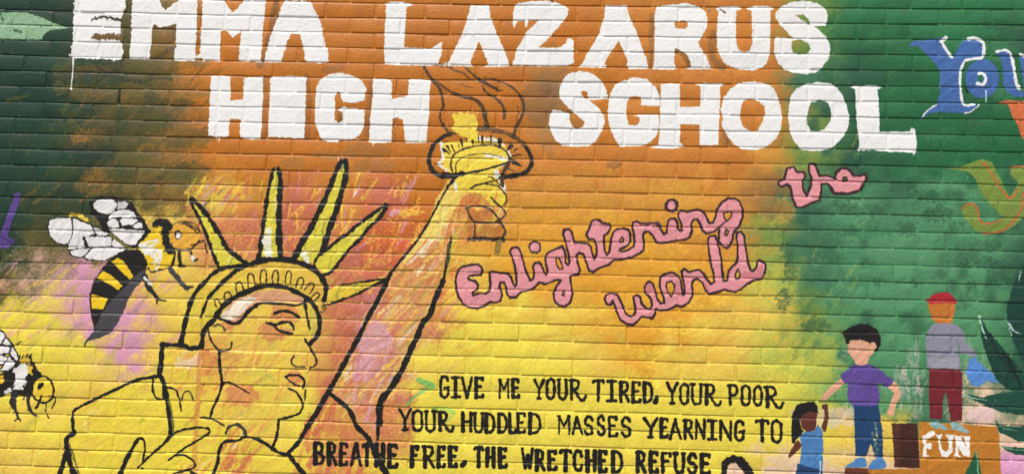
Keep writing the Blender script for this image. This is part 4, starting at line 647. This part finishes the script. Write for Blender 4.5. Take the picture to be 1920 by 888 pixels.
# paint speckle and fine wear
IMG *= (1 + .05 * (N2 - .5) + .05 * (NG - .5))[..., None]
sp = noise(3, 3, 77); IMG[sp > .985] = IMG[sp > .985] * .55 + 110
print('mural painted', round(time.time() - T0, 1), NW, NH)
img = bpy.data.images.new('mural_paint', NW, NH, alpha=False, float_buffer=False)
buf = np.ones((NH, NW, 4), np.float32); buf[..., :3] = np.clip(IMG / 255, .03, .94)[::-1]
img.pixels.foreach_set(buf.ravel()); img.update(); img.pack(); del buf
# ------------------------------------------------------------------ materials
def paint_material(name, bump=1.0, col=None):
    m = bpy.data.materials.new(name); m.use_nodes = True; n = m.node_tree.nodes; l = m.node_tree.links; b = n['Principled BSDF']
    tc = n.new('ShaderNodeTexCoord'); geo = n.new('ShaderNodeNewGeometry')
    if col is None:
        uv = n.new('ShaderNodeUVMap'); uv.uv_map = 'wall'; t = n.new('ShaderNodeTexImage'); t.image = img; t.extension = 'EXTEND'; l.new(uv.outputs[0], t.inputs[0]); l.new(t.outputs[0], b.inputs['Base Color'])
    else:
        nz = n.new('ShaderNodeTexNoise'); nz.inputs['Scale'].default_value = 3; cr = n.new('ShaderNodeValToRGB'); cr.color_ramp.elements[0].color = (*[c * .8 for c in col], 1); cr.color_ramp.elements[1].color = (*[c * 1.15 for c in col], 1)
        l.new(geo.outputs['Position'], nz.inputs['Vector']); l.new(nz.outputs[0], cr.inputs[0]); l.new(cr.outputs[0], b.inputs['Base Color'])
    mp = n.new('ShaderNodeMapping'); mp.inputs['Scale'].default_value = (.55, 1, 1); l.new(geo.outputs['Position'], mp.inputs['Vector'])
    n1 = n.new('ShaderNodeTexNoise'); n1.inputs['Scale'].default_value = 150; n1.inputs['Detail'].default_value = 3; n1.inputs['Roughness'].default_value = .65
    n2 = n.new('ShaderNodeTexNoise'); n2.inputs['Scale'].default_value = 45; n2.inputs['Detail'].default_value = 2
    n3 = n.new('ShaderNodeTexVoronoi'); n3.inputs['Scale'].default_value = 95
    for q in (n1, n2, n3): l.new(mp.outputs[0], q.inputs['Vector'])
    a = n.new('ShaderNodeMath'); a.operation = 'MULTIPLY_ADD'; a.inputs[1].default_value = .8; l.new(n2.outputs[0], a.inputs[0]); l.new(n1.outputs[0], a.inputs[2])
    a2 = n.new('ShaderNodeMath'); a2.operation = 'MULTIPLY_ADD'; a2.inputs[1].default_value = .35; l.new(n3.outputs['Distance'], a2.inputs[0]); l.new(a.outputs[0], a2.inputs[2])
    bp = n.new('ShaderNodeBump'); bp.inputs['Strength'].default_value = bump; bp.inputs['Distance'].default_value = .0028; l.new(a2.outputs[0], bp.inputs['Height']); l.new(bp.outputs[0], b.inputs['Normal'])
    b.inputs['Roughness'].default_value = .5; b.inputs['Specular IOR Level'].default_value = .35
    return m
MAT = paint_material('weathered_wall_paint', .36)
# ------------------------------------------------------------------ geometry helpers
def mesh_obj(name, V, Fc, mat, parent=None, uv=True):
    me = bpy.data.meshes.new(name); V = np.asarray(V, np.float32); Fc = np.asarray(Fc, np.int32)
    me.vertices.add(len(V)); me.vertices.foreach_set('co', V.ravel()); me.loops.add(Fc.size); me.loops.foreach_set('vertex_index', Fc.ravel())
    me.polygons.add(len(Fc)); me.polygons.foreach_set('loop_start', np.arange(0, Fc.size, Fc.shape[1], dtype=np.int32)); me.polygons.foreach_set('loop_total', np.full(len(Fc), Fc.shape[1], np.int32))
    me.update(calc_edges=True)
    return me
def finish(name, me, wx, wz, mat, parent):
    """wx, wz: wall coordinates of the vertices for the paint map"""
    lay_ = me.uv_layers.new(name='wall'); vi = np.empty(len(me.loops), np.int32); me.loops.foreach_get('vertex_index', vi)
    u = np.stack([(wx - WX0) / (WX1 - WX0), 1 - (WZ1 - wz) / (WZ1 - WZ0)], -1).astype(np.float32)[vi]
    lay_.data.foreach_set('uv', u.ravel()); me.materials.append(mat)
    o = bpy.data.objects.new(name, me); SC.collection.objects.link(o)
    if parent: o.parent = parent
    return o
wall = bpy.data.objects.new('brick_wall', None); SC.collection.objects.link(wall)
wall['label'] = 'painted brick wall covered with a colourful mural of a statue, bees and lettering'; wall['category'] = 'wall'; wall['kind'] = 'thing'
# profiles: depth into the wall (m) across a brick
VB = np.array([.03, .07, .125, .92, .948, .962]); ZB = np.array([-.0026, -.0013, -.0001, 0, -.0004, -.0044])
JD = np.array([.0030, .0050, .0090]) / PC; ZJ = np.array([-.0037, -.0010, 0])
MV = np.array([0, .03, .962, 1.0]); MZ = np.array([-.0031, -.0025, -.0034, -.0031]); HEADZ = -.0027
bricks = []; nr = np.random.default_rng(3)
for r in range(ROW0, ROW1):
    js = row_joints(r)
    for a, b in zip(js[:-1], js[1:]):
        if b - a < .15: continue
        bricks.append((r, a, b, nr.normal(0, .0008), nr.normal(0, .0007), nr.normal(0, .0006)))
BY = {}
for i, q in enumerate(bricks): BY.setdefault(q[0], []).append(i)
def ugrid(a, b): return np.concatenate([a + JD, (b - JD)[::-1]])
ZU = np.concatenate([ZJ, ZJ[::-1]])
def brick_grid(q):
    r, a, b, pr, tx, ty = q
    U = ugrid(a, b); Z = np.minimum(ZU[None, :], ZB[:, None]) + pr + tx * ((U - a) / (b - a) - .5)[None, :] * 2 + ty * (VB - .5)[:, None] * 2
    return U, Z
def brick_mesh(qs, name):
    Vs, Fs, WX, WZ = [], [], [], []; n0 = 0
    ii, jj = np.meshgrid(np.arange(5), np.arange(5)); base = (jj * 6 + ii).ravel(); Q = np.stack([base, base + 6, base + 7, base + 1], 1)
    for q in qs:
        U, Z = brick_grid(q); uu, vv = np.meshgrid(U, q[0] + VB); x, z = lat2wall(uu.ravel(), vv.ravel())
        Vs.append(np.stack([x, -Z.ravel(), z], 1)); Fs.append(Q + n0); WX.append(x); WZ.append(z); n0 += 36
    V = np.concatenate(Vs); return V, np.concatenate(Fs), np.concatenate(WX), np.concatenate(WZ)
def wallheight(r, c, v):
    """front surface height at course r, column positions c (1d) and fractions v (1d) -> (len(v), len(c))"""
    H = np.tile(np.interp(v, MV, MZ)[:, None], (1, len(c)))
    js = row_joints(r)
    for j in js:
        m_ = np.abs(c - j) < .0065 / PC
        vv = (v >= .03) & (v <= .962); H[np.ix_(vv, m_)] = np.maximum(H[np.ix_(vv, m_)], HEADZ)
    for i in BY[r]:
        U, Z = brick_grid(bricks[i]); m_ = np.where((c >= U[0]) & (c <= U[-1]))[0]
        if not len(m_): continue
        vi = np.where((v >= VB[0]) & (v <= VB[-1]))[0]
        Zc = np.stack([np.interp(c[m_], U, Z[k]) for k in range(6)], 0)
        Zv = np.stack([np.interp(v[vi], VB, Zc[:, k]) for k in range(len(m_))], 1)
        H[np.ix_(vi, m_)] = np.maximum(H[np.ix_(vi, m_)], Zv)
    return H
# painted figures: paint skins lying on the bricks
VF = np.array([0, .03, .047, .065, .09, .115, .16, .21, .27, .33, .39, .45, .51, .57, .63, .69, .75, .81, .87, .92, .948, .962, .98, 1.0])
CF = np.arange(-.9, 21.1, .018); NC = len(CF)
gV, gW, gU, ids = [], [], [], []
def sample_id(x, z):
    i = np.clip(((x - WX0) * RES).astype(int), 0, NW - 1); j = np.clip(((WZ1 - z) * RES).astype(int), 0, NH - 1); return IDM[j, i]
RR = list(range(-2, 31))
for r in RR:
    H = wallheight(r, CF, VF); uu, vv = np.meshgrid(CF, r + VF); x, z = lat2wall(uu.ravel(), vv.ravel())
    gV.append(np.stack([x, -(H.ravel() + .00035), z], 1))
    cx = (uu[:-1, :-1] + uu[1:, 1:]) / 2; cz = (vv[:-1, :-1] + vv[1:, 1:]) / 2; X, Zz = lat2wall(cx.ravel(), cz.ravel()); ids.append(sample_id(X, Zz))
NV = len(VF); nper = NV * NC; V = np.concatenate(gV); ID = np.concatenate(ids)
jj, ii = np.meshgrid(np.arange(NV - 1), np.arange(NC - 1), indexing='ij'); b0 = (jj * NC + ii).ravel(); q0 = np.stack([b0, b0 + NC, b0 + NC + 1, b0 + 1], 1)
Q = np.concatenate([q0 + k * nper for k in range(len(RR))])
nrow = len(RR) * (NV - 1); I2 = ID.reshape(nrow, NC - 1); seen = np.zeros(I2.shape, bool)
for e in range(1, len(ELS)):                      # stray flecks go back to the wall
    ys, xs = np.where(I2 == e)
    if len(ys) == 0: continue
    left = set(zip(ys.tolist(), xs.tolist())); tot = len(left); comps = []
    while left:
        s0 = left.pop(); st_ = [s0]; comp = [s0]
        while st_:
            y_, x_ = st_.pop()
            for n_ in ((y_ + 1, x_), (y_ - 1, x_), (y_, x_ + 1), (y_, x_ - 1)):
                if n_ in left: left.remove(n_); st_.append(n_); comp.append(n_)
        comps.append(comp)
    big = max(len(c_) for c_ in comps)
    for c_ in comps:
        if len(c_) < (.01 if ELS[e]['name'] == 'painted_word' else .35) * big:
            a_ = np.array(c_); I2[a_[:, 0], a_[:, 1]] = 0
ID = I2.ravel(); remap = np.arange(len(V))
for k_ in range(1, len(RR)): remap[k_ * nper:k_ * nper + NC] = np.arange((k_ - 1) * nper + (NV - 1) * NC, k_ * nper)
Q = remap[Q]; order = np.argsort(ID, kind='stable'); sid = ID[order]
made = {}; painted_area = {}
def get_root(e):
    if e == 0: return wall
    if e not in made:
        el = ELS[e]; o = bpy.data.objects.new(el['name'], None); SC.collection.objects.link(o); o.parent = wall
        if el['label']: o['label'] = el['label']
        made[e] = o
    return made[e]
has_child = {el['parent'] for el in ELS[1:]}
def depth(e):
    d = 0
    while e: d += 1; e = ELS[e]['parent']
    return d
for e in range(1, len(ELS)):
    a, b = np.searchsorted(sid, e), np.searchsorted(sid, e + 1); el = ELS[e]
    if b - a < 6:
        if e in has_child: get_root(e)
        continue
    q = Q[order[a:b]]; uq, inv = np.unique(q, return_inverse=True); me = mesh_obj(el['name'], V[uq], inv.reshape(-1, 4), MAT)
    par = el['parent']
    while par and depth(par) >= 2: par = ELS[par]['parent']
    o = finish(el['name'], me, V[uq][:, 0].astype(float), V[uq][:, 2].astype(float), MAT, get_root(par))
    if el['label']: o['label'] = el['label']
    made[e] = o
del gV, Q
# bricks: the 300 that show largest stay single, the others join
show = []
for i, qb in enumerate(bricks):
    if not (-2 <= qb[0] <= 30): show.append(0); continue
    uu, vv = np.meshgrid(np.linspace(qb[1] + .03, qb[2] - .03, 16), qb[0] + np.linspace(.08, .92, 7)); x, z = lat2wall(uu.ravel(), vv.ravel()); px, py = wall2px(x, z)
    show.append(((px > 0) & (px < 1920) & (py > 0) & (py < 888) & (sample_id(x, z) == 0)).sum() * (qb[2] - qb[1]))
rank = np.argsort(-np.array(show), kind='stable'); solo = set(rank[:298].tolist())
for i in sorted(solo):
    Vb, Fb, wx, wz = brick_mesh([bricks[i]], 'brick'); c = Vb.mean(0); me = mesh_obj('brick', Vb - c, Fb, MAT); o = finish('brick', me, wx, wz, MAT, wall); o.location = c
Vb, Fb, wx, wz = brick_mesh([bricks[i] for i in range(len(bricks)) if i not in solo], 'bricks'); me = mesh_obj('bricks', Vb, Fb, MAT); o = finish('bricks', me, wx, wz, MAT, wall); o['kind'] = 'stuff'
# mortar: bed joints and head joints
Vs, Fs = [], []; n0 = 0; cs = np.arange(C0 - .5, C1 + .51, .25); nc = len(cs)
for r in range(ROW0, ROW1):
    uu, vv = np.meshgrid(cs, r + MV); x, z = lat2wall(uu.ravel(), vv.ravel()); Vs.append(np.stack([x, -np.repeat(MZ, nc), z], 1))
    jj, ii = np.meshgrid(np.arange(3), np.arange(nc - 1), indexing='ij'); b0 = (jj * nc + ii).ravel() + n0; Fs.append(np.stack([b0, b0 + nc, b0 + nc + 1, b0 + 1], 1)); n0 += 4 * nc
    for j in row_joints(r):
        h = .0065 / PC; uu, vv = np.meshgrid([j - h, j, j + h], [r + .03, r + .962]); x, z = lat2wall(uu.ravel(), vv.ravel()); Vs.append(np.stack([x, np.array([.0027, .0029, .0027] * 2), z], 1))
        Fs.append(np.array([[n0, n0 + 3, n0 + 4, n0 + 1], [n0 + 1, n0 + 4, n0 + 5, n0 + 2]])); n0 += 6
Vm = np.concatenate(Vs); me = mesh_obj('mortar', Vm, np.concatenate(Fs), MAT); finish('mortar', me, Vm[:, 0], Vm[:, 2], MAT, wall)
# pavement in front of the wall
pm = paint_material('pavement_concrete', .4, (.30, .29, .27))
zg = float(Vm[:, 2].min()) + .01
me = mesh_obj('pavement', [(-400, .3, zg), (400, .3, zg), (400, -600, zg), (-400, -600, zg)], [[0, 3, 2, 1]], pm); me.materials.append(pm)
o = bpy.data.objects.new('pavement', me); SC.collection.objects.link(o); o['kind'] = 'structure'
print('done', round(time.time() - T0, 1), 'elements', len(ELS), 'bricks', len(bricks))
